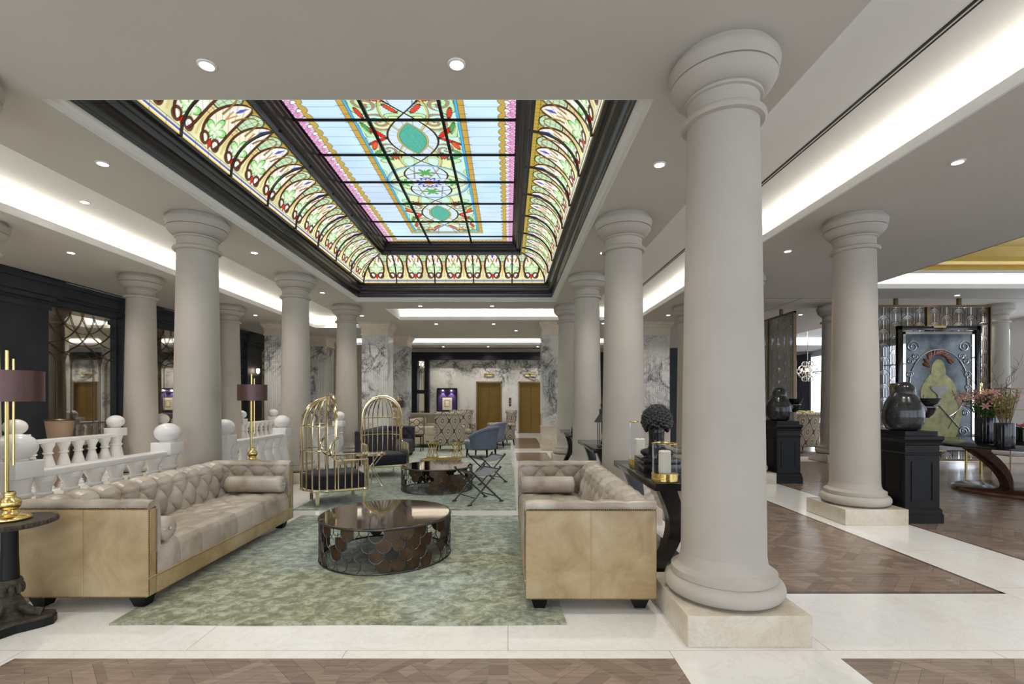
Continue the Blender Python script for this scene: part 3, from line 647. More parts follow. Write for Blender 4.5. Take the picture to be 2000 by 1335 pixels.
def col_panel(a, b_):
    C = np.zeros((len(a), 3)); aa = np.abs(a); bb = np.abs(b_); sg = np.sign(a)
    n = vnoise(a, b_, 0.5, 3); C[:] = np.array((0.58, 0.80, 0.95))[None]*(0.92+0.25*n[:, None]); C[:, 0] += 0.12*vnoise(a, b_, 0.9, 5)
    row = (b_+10) % 0.195; put(C, hard(np.minimum(row, 0.195-row)-0.0035)*0.8, (0.18, 0.24, 0.30))
    # border: ochre scallops and pink leaves
    def border(d, u):   # d distance from the edge, u along it
        P_ = 0.15; m = (u+50) % P_-P_/2
        r = np.hypot(m, (d-0.115))
        put(C, hard(r-0.088), LEAD); put(C, hard(r-0.083), (0.62, 0.47, 0.13))
        put(C, hard(d-0.118), LEAD); put(C, hard(d-0.115), (0.92, 0.74, 0.86))
        m2 = (u+50) % 0.075-0.0375; le = np.hypot(m2/0.034, (d-0.085-0.02*np.sin(u*42))/0.03)
        put(C, hard(le-1.12, 0.1), LEAD); put(C, hard(le-0.92, 0.1), (0.95, 0.90, 0.96))
        le = np.hypot(m2/0.03, (d-0.035)/0.032); put(C, hard(le-1.1, 0.1), (0.35, 0.05, 0.30)); put(C, hard(le-0.85, 0.1), (0.86, 0.52, 0.74))
        m3 = (u+50.04) % 0.15-0.075; le = np.hypot(m3/0.03, (d-0.06)/0.05); put(C, hard(le-0.8, 0.1)*0.7, (0.78, 0.30, 0.58))
    dE = 1.23-aa; dB = 2.60-bb
    k = dE < 0.205; Ck = C[k]; 
    def sub(k, fn):
        nonlocal C
        sv = C; C = sv[k].copy(); fn(); sv[k] = C; C = sv
    sub(k, lambda: border(dE[k], b_[k]))
    k = (dB < 0.12) & (dE > 0.1)
    if k.any():
        def fb():
            d, u = dB[k], a[k]; put(C, hard(d-0.10), LEAD); put(C, hard(d-0.096), (0.62, 0.47, 0.16)); r = np.hypot(((u+50) % 0.08-0.04)/0.032, (d-0.05)/0.034); put(C, hard(r-1, 0.1), (0.45, 0.16, 0.10)); put(C, hard(r-0.6, 0.1), (0.95, 0.78, 0.5))
        sub(k, fb)
    # centre band
    k = (aa < 0.70) & (bb < 2.15)
    def band():
        x, y = aa[k], bb[k]; xs = a[k]; ys = b_[k]
        put(C, hard(np.maximum(x-0.672, y-2.132)), LEAD); put(C, hard(np.maximum(x-0.667, y-2.127)), (0.66, 0.46, 0.12))
        tk = np.minimum((ys+50) % 0.16, 0.16-(ys+50) % 0.16); put(C, hard(tk-0.003)*(x > 0.6), LEAD)
        put(C, hard(np.maximum(x-0.605, y-2.06)), LEAD); put(C, hard(np.maximum(x-0.60, y-2.055)), (0.12, 0.55, 0.85))
        put(C, hard(np.maximum(x-0.572, y-2.03)), LEAD); put(C, hard(np.maximum(x-0.566, y-2.025)), (0.62, 0.86, 0.56))
        ins = (x < 0.566) & (y < 2.02)
        nz = vnoise(x*1.0, y, 0.16, 11); put(C, ((nz > 0.56) & ins).astype(float)*0.8, (0.70, 0.90, 0.86)); put(C, ((nz < 0.36) & ins).astype(float)*0.8, (0.86, 0.88, 0.55))
        put(C, (np.abs(nz-0.56) < 0.018)*ins*0.8, (0.15, 0.25, 0.15)); put(C, (np.abs(nz-0.36) < 0.018)*ins*0.8, (0.2, 0.2, 0.1))
        # swirls
        for cx, cy, R_, ph, ds in ((0.33, 1.52, 0.17, 0.5, 1), (0.36, 0.92, 0.15, 2.0, -1), (0.40, 1.86, 0.13, 1.0, -1)):
            r = np.hypot(x-cx, y-cy); th = np.arctan2(y-cy, x-cx); sp = np.sin(ds*th*2+r*70+ph)
            inn = (r < R_)*ins
            put(C, (sp > 0.25)*inn*0.9, (0.18, 0.60, 0.50)); put(C, (sp > 0.8)*inn*0.9, (0.78, 0.20, 0.12)); put(C, (np.abs(sp-0.25) < 0.22)*inn*0.9, (0.05, 0.12, 0.08))
        # red and green leaf sprays
        for cx, cy, ra, rb, ro, cc in ((0.40, 1.30, 0.15, 0.036, 0.95, (0.80, 0.05, 0.03)), (0.44, 1.12, 0.14, 0.030, -0.55, (0.78, 0.07, 0.04)), (0.50, 1.02, 0.10, 0.030, -1.2, (0.85, 0.16, 0.05)), (0.30, 0.76, 0.07, 0.07, 0, (0.60, 0.16, 0.08)),
                                       (0.50, 1.42, 0.10, 0.026, 1.3, (0.12, 0.45, 0.16)), (0.45, 0.72, 0.11, 0.028, 0.5, (0.14, 0.52, 0.22)), (0.50, 0.86, 0.08, 0.024, -0.8, (0.20, 0.55, 0.2)), (0.22, 1.93, 0.15, 0.03, 0.2, (0.75, 0.10, 0.06)), (0.42, 1.98, 0.12, 0.026, -0.3, (0.14, 0.5, 0.25)),
                                       (0.14, 1.78, 0.10, 0.03, 0.9, (0.80, 0.12, 0.06)), (0.50, 1.70, 0.10, 0.028, 1.4, (0.75, 0.10, 0.05))):
            dx, dy = x-cx, y-cy; u = dx*math.cos(ro)+dy*math.sin(ro); v = -dx*math.sin(ro)+dy*math.cos(ro); rb2 = rb*(0.75+0.45*np.abs(np.sin(u*90)))
            e = np.hypot(u/ra, v/rb2); put(C, hard(e-1.12, 0.1)*ins, LEAD); put(C, hard(e-0.9, 0.1)*ins, cc)
        # strands
        def w_(y):
            t = (0.63-y)/0.63; w1 = 0.30*np.sin(PI*np.clip(t, 0, 1)*0.8); w2 = 0.30*np.sin(PI*np.clip((y-0.63)/1.07, 0, 1)); w3 = 0.30*np.sin(PI*np.clip((y-1.70)/1.07, 0, 1))
            return np.where(y < 0.63, w1, np.where(y < 1.70, w2, w3))
        w = w_(y); put(C, (x < w)*ins*1.0, (0.72, 0.84, 0.93))
        # second, offset pale strand
        w2 = 0.24*np.abs(np.sin(PI*(y-0.15)/1.05)); put(C, hard(np.abs(x-w2-0.02)-0.011)*ins, (0.70, 0.62, 0.22)); put(C, hard(np.abs(x-w2-0.036)-0.003)*ins, LEAD)
        # teal lozenge with gold edge
        d = np.abs(y-1.165)/0.36; tw = 0.185*(1-d*d)
        put(C, hard(x-tw), LEAD); put(C, hard(x-tw+0.005), (0.66, 0.60, 0.22)); put(C, hard(x-tw+0.024), LEAD)
        nz2 = vnoise(xs, ys, 0.012, 9); gg = np.stack([0.10+0.10*nz2, 0.46+0.14*nz2, 0.36+0.14*nz2], 1); mk = hard(x-tw+0.029)[:, None]; C[:] = C*(1-mk)+gg*mk
        th = np.arctan2(y-1.165, x); put(C, (np.abs(np.sin(th*9)) < 0.10)*((x > tw) & (x < w))*0.8, (0.25, 0.3, 0.4))
        put(C, hard(np.abs(x-w)-0.0125)*ins, (0.06, 0.015, 0.012))
        # centre: blue ellipse rings, lens lines, leaves, flower
        e = np.hypot(x/0.56, y/0.50); put(C, (e < 1)*(x > w+0.012)*0.55, (0.80, 0.88, 0.60)); put(C, hard(np.abs(e-1)-0.03, 0.02), (0.35, 0.62, 0.85)); put(C, hard(np.abs(e-1.045)-0.009, 0.02), LEAD)
        for kk in (0.14, 0.30):
            ln = kk*(1-(x/0.58)**2); put(C, hard(np.abs(y-ln)-0.007)*(x < 0.58), (0.05, 0.03, 0.04))
        put(C, (y < 0.14*(1-(x/0.58)**2))*(x < 0.58)*0.7, (0.86, 0.92, 0.96))
        for (cx, cy) in ((0, 0.30), (0.34, 0.0)):
            r = np.hypot(x-cx, y-cy); th = np.arctan2(y-cy, x-cx); rr_ = 0.12*(0.35+0.65*np.abs(np.cos(th*3.5))**1.5); put(C, hard(r-rr_-0.006), LEAD); put(C, hard(r-rr_), (0.16, 0.50, 0.16))
        r = np.hypot(x/1.25, y); th = np.arctan2(y, x/1.25)
        rr_ = 0.135+0.022*np.cos(th*12); put(C, hard(r-rr_-0.006), LEAD); put(C, hard(r-rr_), (0.16, 0.18, 0.62)); put(C, hard(r-rr_+0.03), (0.80, 0.84, 0.98))
        put(C, (np.abs(np.sin(th*8)) < 0.25)*(r < 0.11), (0.2, 0.2, 0.6)); put(C, hard(r-0.064), LEAD); put(C, hard(r-0.058), (0.95, 0.42, 0.05))
    sub(k, band)
    return np.clip(C, 0, 1.1)
def col_cove(u, v):
    H = 0.82; C = np.zeros((len(u), 3)); P_ = 0.41; U = (u+50*P_) % P_-P_/2; aU = np.abs(U); V = v*H
    n = vnoise(u, V, 0.12, 21); C[:] = np.array((0.82, 0.83, 0.55))[None]*(0.85+0.3*n[:, None])
    put(C, (v > 0.78)*1.0, (0.60, 0.48, 0.13)); put(C, hard(np.hypot((P_/2-aU)/0.13, (V-0.60)/0.13)-1, 0.05), (0.66, 0.82, 0.60))
    put(C, hard(np.abs(np.hypot((P_/2-aU)/0.13, (V-0.60)/0.13)-1)-0.05, 0.03), LEAD)
    put(C, hard(np.maximum(np.abs(P_/2-aU)-0.016, np.maximum(V-0.46, 0.13-V))), (0.80, 0.66, 0.35))
    # leads
    g1 = (V+10) % 0.058; put(C, hard(np.minimum(g1, 0.058-g1)-0.0022)*0.85*(v > 0.45), LEAD); g2 = (u+10) % 0.068; put(C, hard(np.minimum(g2, 0.068-g2)-0.0022)*0.8*(v > 0.6), LEAD)
    # arch
    t = (V-0.36); wtop = 0.165*np.sqrt(np.clip(1-(np.clip(t, 0, None)/0.36)**1.7, 0, 1)); wbot = 0.165*np.sqrt(np.clip(1-(np.clip(-t, 0, None)/0.27)**2.2, 0, 1))
    wA = np.where(t > 0, wtop, wbot); inside = (aU < wA) & (V > 0.09) & (V < 0.72)
    put(C, inside*1.0, (0.94, 0.95, 0.90)); put(C, (inside & (n > 0.58))*0.6, (0.88, 0.84, 0.62)); put(C, (inside & (n < 0.32))*0.5, (0.86, 0.74, 0.72))
    g3 = (u*0.8+V+10) % 0.085; put(C, hard(np.minimum(g3, 0.085-g3)-0.002)*0.75*inside, LEAD)
    # blue tip
    put(C, hard(aU-0.34*(0.70-V)*0.9+0.0)*((V > 0.56) & (V < 0.70)) * (aU < 0.36*(V-0.555)+0.002), (0.18, 0.20, 0.62))
    # gold stem and forks
    put(C, hard(np.maximum(np.abs(aU-0.30*np.clip(V-0.44, 0, 1))-0.008, np.maximum(0.36-V, V-0.56))), (0.10, 0.05, 0.03)); put(C, hard(np.maximum(np.abs(aU-0.30*np.clip(V-0.44, 0, 1))-0.0045, np.maximum(0.36-V, V-0.56))), (0.86, 0.55, 0.12))
    # leaves
    r = np.hypot(U, V-0.28); th = np.arctan2(V-0.28, U); R_ = 0.145*(0.30+0.70*np.abs(np.cos((th-PI/2)*2.5))**0.9)*np.where(V < 0.25, 0.6, 1)
    put(C, hard(r-R_-0.009), LEAD); put(C, hard(r-R_), (0.45, 0.82, 0.36)); put(C, hard(r-R_*0.72), (0.86, 0.95, 0.76)); put(C, hard(np.abs(np.sin(th*5))*r-0.0018)*(r < R_)*0.7, (0.1, 0.3, 0.08))
    # lower curls and red bud
    for cx, cy, R2 in ((0.085, 0.165, 0.055),):
        rr_ = np.hypot(aU-cx, V-cy); put(C, hard(np.abs(rr_-R2)-0.015), LEAD); put(C, hard(np.abs(rr_-R2)-0.009), (0.28, 0.11, 0.05))
    d = aU/0.032+np.abs(V-0.145)/0.06; put(C, hard(d-1.15, 0.1), LEAD); put(C, hard(d-0.95, 0.1), (0.72, 0.07, 0.03))
    # arch outline and half-shifted amber arches
    dd = np.abs(aU-wA); ok = (V > 0.12) & (V < 0.73); put(C, hard(np.where(ok, dd-0.019, 1)), LEAD); put(C, hard(np.where(ok, dd-0.010, 1)), (0.24, 0.085, 0.035))
    U2 = P_/2-aU; wB = 0.13*np.sqrt(np.clip(1-(np.clip(V-0.42, 0, None)/0.26)**1.7, 0, 1)); ok2 = (V > 0.46) & (V < 0.69); dd = np.abs(U2-wB)
    put(C, hard(np.where(ok2, dd-0.013, 1)), LEAD); put(C, hard(np.where(ok2, dd-0.009, 1)), (0.50, 0.32, 0.07))
    # bottom courses
    put(C, hard(V-0.085), LEAD); put(C, hard(V-0.081), (0.85, 0.80, 0.60)); put(C, hard(V-0.057), LEAD); put(C, hard(V-0.053), (0.14, 0.20, 0.58)); put(C, hard(V-0.036), (0.90, 0.88, 0.80)); put(C, hard(V-0.016), (0.90, 0.66, 0.15))
    k1 = (u+50) % 0.205; put(C, hard(np.minimum(k1, 0.205-k1)-0.002)*(V < 0.085), LEAD)
    put(C, hard(0.795-V), (0.58, 0.42, 0.10))
    return np.clip(C, 0, 1.1)
def glass_grid(name, pos, colors, nu, nv):
    idx = np.arange(nu*nv).reshape(nu, nv); f = np.stack([idx[:-1, :-1], idx[1:, :-1], idx[1:, 1:], idx[:-1, 1:]], -1).reshape(-1, 4)
    me = bpy.data.meshes.new(name); me.vertices.add(nu*nv); me.vertices.foreach_set('co', pos.astype(np.float32).ravel())
    me.loops.add(f.size); me.loops.foreach_set('vertex_index', f.ravel().astype(np.int32)); me.polygons.add(len(f)); me.polygons.foreach_set('loop_start', np.arange(0, f.size, 4, dtype=np.int32))
    try: me.polygons.foreach_set('loop_total', np.full(len(f), 4, dtype=np.int32))
    except Exception: pass
    me.update(calc_edges=True); me.validate()
    at = me.color_attributes.new('glass', 'FLOAT_COLOR', 'POINT'); c = np.ones((nu*nv, 4), np.float32); c[:, :3] = colors; at.data.foreach_set('color', c.ravel())
    me.materials.append(M['stained']); o = bpy.data.objects.new(name, me); COL.objects.link(o); o.parent = sk; return o
step = 0.0062; cxm = (SKY[0]+SKY[1])/2; hw = (SKY[1]-SKY[0])/2-0.94; hl = (SKY[3]-SKY[2])/2-0.94
nu = int(2*hw/step); nv = int(2*hl/step); A, B_ = np.meshgrid(np.linspace(-hw, hw, nu), np.linspace(-hl, hl, nv), indexing='ij')
glass_grid('glass_panel', np.stack([A+cxm, B_+7.0, np.full_like(A, 4.54)], -1), np.clip(col_panel(A.ravel(), B_.ravel()), 0, 1)**1.3, nu, nv)
e_of = lambda v: 0.24+0.56*(1-np.cos(v*PI/2)); z_of = lambda v: 3.885+0.50*np.sin(v*PI/2)
def cove_side(side, y_from=None):
    nv = 130; L0 = (SKY[3]-SKY[2]) if side in 'LR' else (SKY[1]-SKY[0]); nu = int(L0/step)
    U, V = np.meshgrid(np.linspace(-1, 1, nu), np.linspace(0, 1, nv), indexing='ij'); E = e_of(V); Z = z_of(V); T = U*(L0/2-E)
    u_pat = T if side in 'LR' else T
    if side == 'L': pos = np.stack([SKY[0]+E, 7.0+T, Z], -1)
    if side == 'R': pos = np.stack([SKY[1]-E, 7.0+T, Z], -1)
    if side == 'F': pos = np.stack([cxm+T, SKY[3]-E, Z], -1)
    if side == 'N': pos = np.stack([cxm+T, SKY[2]+E, Z], -1)
    glass_grid('coved_glass', pos, np.clip(col_cove((u_pat+0.205).ravel(), V.ravel()), 0, 1)**1.45, nu, nv)
for s_ in 'LRFN': cove_side(s_)
# glazing bars and ribs
for y in (-2.30, -1.52, -0.745, 0.03, 0.80, 1.58, 2.35):
    b = MB(); b.box(cxm-hw, cxm+hw, 7.0-0.40+y+0.33-0.011, 7.0-0.40+y+0.33+0.011, 4.515, 4.538); b.build('glazing_bar', 'black_satin', sk, 0)
for x in (-0.415, 0.415): b = MB(); b.box(cxm+x-0.017, cxm+x+0.017, 7-hl, 7+hl, 4.512, 4.539); b.build('glazing_bar', 'black_satin', sk, 0)
def rib(fn): b = MB(); b.tube([fn(float(e_of(v)), float(z_of(v))-0.012) for v in np.linspace(0, 1, 13)], 0.0145, 6); b.build('rib', 'bronze_dark', sk)
for k in range(-4, 5):
    if abs(k*0.82) < 3.3:
        rib(lambda e, z: (SKY[0]+e+0.01, 7+k*0.82, z)); rib(lambda e, z: (SKY[1]-e-0.01, 7+k*0.82, z))
for k in (-1.5, -0.5, 0.5, 1.5): rib(lambda e, z: (cxm+k*0.82, SKY[3]-e-0.01, z)); rib(lambda e, z: (cxm+k*0.82, SKY[2]+e+0.01, z))
for sx, sy in ((0, 0), (0, 1), (1, 0), (1, 1)):
    rib(lambda e, z: ((SKY[0]+e+0.01) if sx == 0 else (SKY[1]-e-0.01), (SKY[2]+e+0.01) if sy == 0 else (SKY[3]-e-0.01), z))
# ---- downlights
DL = [(404,127,CZ,'downlight above the left sofa, nearest the left of the two brightest ones'), (892,125,CZ,'starry bright downlight in the near ceiling, top centre'), (201,319,CZ,'downlight between the skylight and the left recess, nearest'), (166,394,RZ,'downlight inside the left ceiling recess'), (139,493,CZ,'downlight near the dark left wall, nearest of that row'),
      (497,493,CZ,'downlight between two left columns beside the skylight'), (1288,321,CZ,'downlight left of the nearest column capital'), (1870,316,CZ,'downlight at the upper right, right of the bright recess'), (1538,490,CZ,'downlight between the nearest column and the next right row'), (1178,493,CZ,'downlight by the capital of the second right column'),
      (630,571,CZ,'downlight beside the far left corner of the skylight'), (821,597,CZ,'downlight left of two just beyond the skylight end'), (961,597,CZ,'downlight right of two just beyond the skylight end'), (499,615,CZ,'downlight above the far lamp by the left columns'), (650,617,RZ,'tiny downlight near the end of the left recess'), (707,616,CZ,'tiny downlight over the nearer left marble pier'),
      (852,632,CZ,'tiny downlight left of the pair beyond the cross recess'), (964,632,CZ,'tiny downlight right of the pair beyond the cross recess'), (1008,645,CZ,'tiny downlight in front of the farthest light strip'), (1178,631,CZ,'tiny downlight in the gap between right columns'), (1305,615,CZ,'tiny downlight between the two near right columns'), (1563,614,CZ,'tiny downlight beyond the end-on lattice screen')]
lens = MB(); lens.lathe([(0.0, -0.004), (0.036, -0.004), (0.04, 0.004)], 20); ringm = MB(); ringm.lathe([(0.040, 0.002), (0.043, -0.008), (0.056, -0.006), (0.058, 0.002)], 24, cap=False)
t0 = thing('downlight', DL[0][3], 'downlight', (0,0,0), 0, 'recessed ceiling downlights'); lens.build('lens', 'lamp', t0); ringm.build('trim_ring', 'trimwhite', t0)
def spot(x, y, z, e=DOWN_W, par=None):
    l = bpy.data.lights.new('spot', 'SPOT'); l.energy = e; l.spot_size = math.radians(125); l.spot_blend = 0.9; l.color = (1, 0.95, 0.88); l.shadow_soft_size = 0.05
    o = bpy.data.objects.new('spot', l); COL.objects.link(o); o.parent = par; o.location = (x, y, z); return o
for i, (px, py, z, lb) in enumerate(DL):
    Y = (z-1.4)*944/(780-py); X = (px-992)*Y/944; loc = (X, Y, z-0.002)
    if i: t = dup(t0, lb, loc)
    else: t = t0; t.location = loc
    spot(0, 0, -0.012, par=t)
for x, y, w_ in ((-0.9, 0.6, 'straight above the viewer'), (-3.6, 1.0, 'above and left of the viewer'), (2.6, 0.2, 'above and right of the viewer'), (5.5, 1.5, 'over the right parquet field'), (-6.3, 3.2, 'over the left balustrades'), (-0.9, -1.2, 'behind the viewer'), (5.2, 3.9, 'over the nearer pedestal'), (-2.6, -0.8, 'behind and left of the viewer'),
               (8.2, 11.6, 'behind the lattice screen with the artwork'), (10.6, 11.2, 'by the far right column'), (8.2, 14.0, 'over the armchair by the right windows'), (5.6, 13.2, 'past the end-on lattice screen'), (8.3, 17.5, 'far back by the right windows'), (5.6, 17.0, 'far back behind the end-on screen'), (9.2, 9.9, 'just in front of the lattice screen'), (-0.8, 19.5, 'before the left elevator door'), (1.2, 19.5, 'before the right elevator door'), (-2.6, 19.5, 'before the purple framed picture'), (9.0, 12.9, 'beyond the framed artwork')):
    t = dup(t0, None, (x, y, CZ-0.002)); t['label'] = 'added fill downlight ' + w_; spot(0, 0, -0.012, par=t)  # extra lamps added to brighten the room, besides the seen downlights above
# ================================================================ rugs
def rug(x0, x1, y0, y1, label):
    b = MB(); nx = max(2, int((x1-x0)/0.12)); ny = max(2, int((y1-y0)/0.12)); r2 = random.Random(3)
    jit = {}
    def fn(u, v):
        x = x0+(x1-x0)*u; y = y0+(y1-y0)*v
        return (x+0.006*math.sin(y*7), y+0.006*math.sin(x*5), 0.0125)
    b.grid(fn, nx, ny)
    edge = [fn(i/(nx-1), 0) for i in range(nx)]+[fn(1, j/(ny-1)) for j in range(1, ny)]+[fn(1-i/(nx-1), 1) for i in range(1, nx)]+[fn(0, 1-j/(ny-1)) for j in range(1, ny-1)]
    n = len(edge); vs = [(p[0], p[1], p[2]) for p in edge]+[(p[0], p[1], 0.001) for p in edge]
    b.add(vs, [(i, (i+1) % n, n+(i+1) % n, n+i) for i in range(n)])
    return tag(b.build('rug', 'rug', None, 60), label, 'rug')
rug(-2.48, 0.36, 3.0, 5.80, 'mottled olive and teal rug under the near coffee table and tan sofas')
rug(-2.72, 0.11, 6.12, 10.25, 'mottled teal rug under the cage chairs and folding stools')
rug(-2.75, 0.08, 10.45, 12.9, 'olive rug under the slate blue tub chairs and dark sofa')
rug(-2.75, 0.08, 13.6, 16.3, 'farthest olive rug, before the elevators')
# ================================================================ chesterfield sofas
def tuft(s, t, a, c, s0=0.0, t0=0.0):
    p = (s-s0)/a+(t-t0)/c; q = (s-s0)/a-(t-t0)/c
    h = (abs(math.sin(PI*p))*abs(math.sin(PI*q)))
    return h**0.38
def sofa(name, label, loc, rot, mp, mpan, L_=2.16, W_=0.86, group=None):
    t = thing(name, label, 'sofa', loc, rot, group); H = 0.715
    # local: x 0 back .. W front, y 0 near end .. L far end
    b = MB(); b.bbox(0.01, W_, 0.086, L_-0.086, 0.078, 0.205, 0.012); b.build('base_rail', mpan, t)
    for y in (0.03, L_-0.15):
        for x in (0.04, W_-0.15):
            b = MB(); z0 = 0.0; vs = [(x+.02,y+.02,z0),(x+.09,y+.02,z0),(x+.09,y+.09,z0),(x+.02,y+.09,z0),(x,y,0.07),(x+.11,y,0.07),(x+.11,y+.11,0.07),(x,y+.11,0.07)]
            b.add(vs, [(0,3,2,1),(4,5,6,7),(0,1,5,4),(1,2,6,5),(2,3,7,6),(3,0,4,7)]); b.build('leg', 'black_satin', t)
    b = MB(); b.bbox(0.0, 0.10, 0.02, L_-0.02, 0.18, 0.655, 0.015); b.build('back_panel', mpan, t)
    for e in (0, 1):
        def Y(v): return v if e == 0 else L_-v
        arm = thing_part = MB(); y0, y1 = sorted((Y(0.0), Y(0.085)))
        arm.bbox(0.0, W_, y0, y1, 0.08, 0.665, 0.012); o = arm.build('arm', mpan, t)
        sm = MB(); sm.tube([(W_*0.5, Y(-0.002), 0.09), (W_*0.5, Y(-0.002), 0.66)], 0.0035, 5); sm.build('seam', 'leather_panel' if mpan == 'leather_panel' else mpan, o)
        # nailhead lines
        nl = MB(); step_ = 0.014
        k = int(W_/step_)
        for i in range(k): nl.sph((0.01+i*step_, Y(-0.001), 0.668), (0.0055, 0.005, 0.0055), 6, 4)
        for i in range(k): nl.sph((0.01+i*step_, Y(-0.001), 0.084), (0.0045, 0.004, 0.0045), 6, 4)
        for i in range(int(0.58/step_)): nl.sph((W_+0.001, Y(0.01), 0.09+i*step_), (0.004, 0.0055, 0.0055), 6, 4); nl.sph((W_+0.001, Y(0.078), 0.21+i*step_*0.78), (0.004, 0.0055, 0.0055), 6, 4)
        tag(nl.build('nailhead_trim', 'bronze', o), kind='stuff')
        # padded tufted arm roll: profile across y
        prof = [(0.0, 0.672), (-0.004, 0.69), (0.004, 0.710), (0.025, 0.722), (0.05, 0.725), (0.08, 0.716), (0.102, 0.694), (0.112, 0.65), (0.115, 0.60), (0.115, 0.52), (0.114, 0.44), (0.112, 0.36)]
        d = [0]
        for i in range(1, len(prof)): d.append(d[-1]+math.dist(prof[i], prof[i-1]))
        def pad(u, v):
            s = 0.10+(W_+0.002-0.10)*u if u > 0 else 0.10
            s = 0.0+(W_+0.002)*u; q = v*d[-1]; i = max(j for j in range(len(d)) if d[j] <= q+1e-9); i = min(i, len(d)-2); f = (q-d[i])/(d[i+1]-d[i])
            yy = prof[i][0]*(1-f)+prof[i+1][0]*f; zz = prof[i][1]*(1-f)+prof[i+1][1]*f
            tt = q-0.215
            a_, c_ = 0.215, 0.24
            if tt > -0.04: h = tuft(s, tt, a_, c_, 0.20)
            else: h = abs(math.sin(PI*(s-0.20)/a_))**0.3*0.5+0.5
            k2 = max(0, min(1, (q-0.03)/0.06)); dep = 0.030*(h-1)*k2*min(1, (W_-s)/0.05+0.0)
            n = (0.0, 0.0)
            nx_, nz_ = (prof[i+1][1]-prof[i][1]), -(prof[i+1][0]-prof[i][0]); l = math.hypot(nx_, nz_); nx_, nz_ = -nx_/l, -nz_/l
            # outward normal: up / +y
            yy += nx_*dep*1.0; zz += nz_*dep*1.0 if nz_ > 0 else nz_*dep
            ex = max(0, (0.03-(W_-s))/0.03); zz -= 0.010*ex**2
            return (s, Y(yy), zz)
        pm = MB(); pm.grid(pad, 84, 56)
        # front closure
        cap = [pad(1, j/30) for j in range(31)]+[(W_+0.002, Y(0.07), 0.36), (W_+0.002, Y(0.07), 0.672)]
        pm.add(cap, [tuple(range(len(cap)))]); pm.build('arm_pad', mp, t, 60)
        bt = MB()
        for i in range(4):
            x = 0.20+0.215*i+0.0
            if x < W_-0.1: bt.sph((x, Y(0.092), 0.61), 0.011, 8, 6)
        tag(bt.build('button', mp, t), kind='stuff')
    # tufted back
    prof = [(0.0, 0.655), (-0.004, 0.685), (0.012, 0.712), (0.05, 0.727), (0.10, 0.725), (0.15, 0.705), (0.185, 0.665), (0.205, 0.60), (0.22, 0.52), (0.232, 0.44), (0.24, 0.36)]
    d = [0]
    for i in range(1, len(prof)): d.append(d[-1]+math.dist(prof[i], prof[i-1]))
    A_, C_ = 0.196, 0.150
    dB_ = d
    def back(u, v, d=dB_, prof=prof):
        s = 0.085+(L_-0.17)*u; q = v*d[-1]; i = max(j for j in range(len(d)) if d[j] <= q+1e-9); i = min(i, len(d)-2); f = (q-d[i])/(d[i+1]-d[i])
        xx = prof[i][0]*(1-f)+prof[i+1][0]*f; zz = prof[i][1]*(1-f)+prof[i+1][1]*f
        tt = q-0.285
        if tt > 0: h = tuft(s-0.085, tt, A_, C_*2, 0.0)**1.15
        else: h = (abs(math.sin(PI*(s-0.085)/A_)))**0.38
        k2 = max(0, min(1, (q-0.03)/0.12)); dep = 0.058*(h-1)*k2
        pit = 0
        for m_ in (0, 1, 2):
            ss = (s-0.085)/A_-(0.5 if m_ == 1 else 0); ds = (ss-round(ss))*A_; dt_ = tt-0.15*m_; pit = max(pit, math.exp(-(ds*ds+dt_*dt_)/0.0011))
        dep -= 0.020*pit*k2
        dx, dz = prof[i+1][0]-prof[i][0], prof[i+1][1]-prof[i][1]; l = math.hypot(dx, dz); nx_, nz_ = -dz/l, dx/l
        if nx_ < 0 and q > 0.1: nx_, nz_ = -nx_, -nz_
        return (xx+nx_*dep, s, zz+nz_*dep)
    def line(B, fn, dt, pts, off, r=0.0022, span=0.085, ln=None):
        P_ = []
        for k in range(len(pts)-1):
            for j in range(6): f = j/6; P_.append((pts[k][0]*(1-f)+pts[k+1][0]*f, pts[k][1]*(1-f)+pts[k+1][1]*f))
        P_.append(pts[-1]); w = L_-2*span
        if any(not (span+0.01 < p[0] < L_-span-0.01) for p in P_): return
        B.tube([tuple(Vector(fn((p[0]-span)/w, min(1, p[1]/dt)))+Vector(off)) for p in P_], r, 5)
    sm = MB(); n_ = int((L_-0.17)/A_)+1
    for k in range(n_+1):
        s0 = 0.085+k*A_
        line(sm, back, dB_[-1], [(s0, 0.05), (s0, 0.16), (s0, 0.285)], (0, 0, 0.001))
        for sg in (-1, 1):
            line(sm, back, dB_[-1], [(s0, 0.285), (s0+sg*A_/2, 0.435)], (0.001, 0, 0)); line(sm, back, dB_[-1], [(s0, 0.585), (s0+sg*A_/2, 0.435)], (0.001, 0, 0))
    sm.build('seam', 'seam_dark' if mp == 'leather' else mp, t); t.children[-1]['kind'] = 'stuff'
    b = MB(); b.grid(back, 320, 84); b.build('backrest', mp, t, 60)
    bt = MB()
    for r_, q_ in ((0, 0.285), (1, 0.435)):
        n = int((L_-0.17)/A_)
        for i in range(n+1):
            y = 0.085+(i+0.5*r_)*A_
            if 0.12 < y < L_-0.12: p = back((y-0.085)/(L_-0.17), q_/dB_[-1]); bt.sph((p[0]+0.004, y, p[2]), 0.012, 8, 6)
    tag(bt.build('button', mp, t), kind='stuff')
    # seat
    prof = [(0.20, 0.385), (0.45, 0.402), (0.70, 0.405), (0.78, 0.402), (0.828, 0.385), (0.85, 0.35), (0.858, 0.30), (0.860, 0.25), (0.858, 0.208)]
    d = [0]
    for i in range(1, len(prof)): d.append(d[-1]+math.dist(prof[i], prof[i-1]))
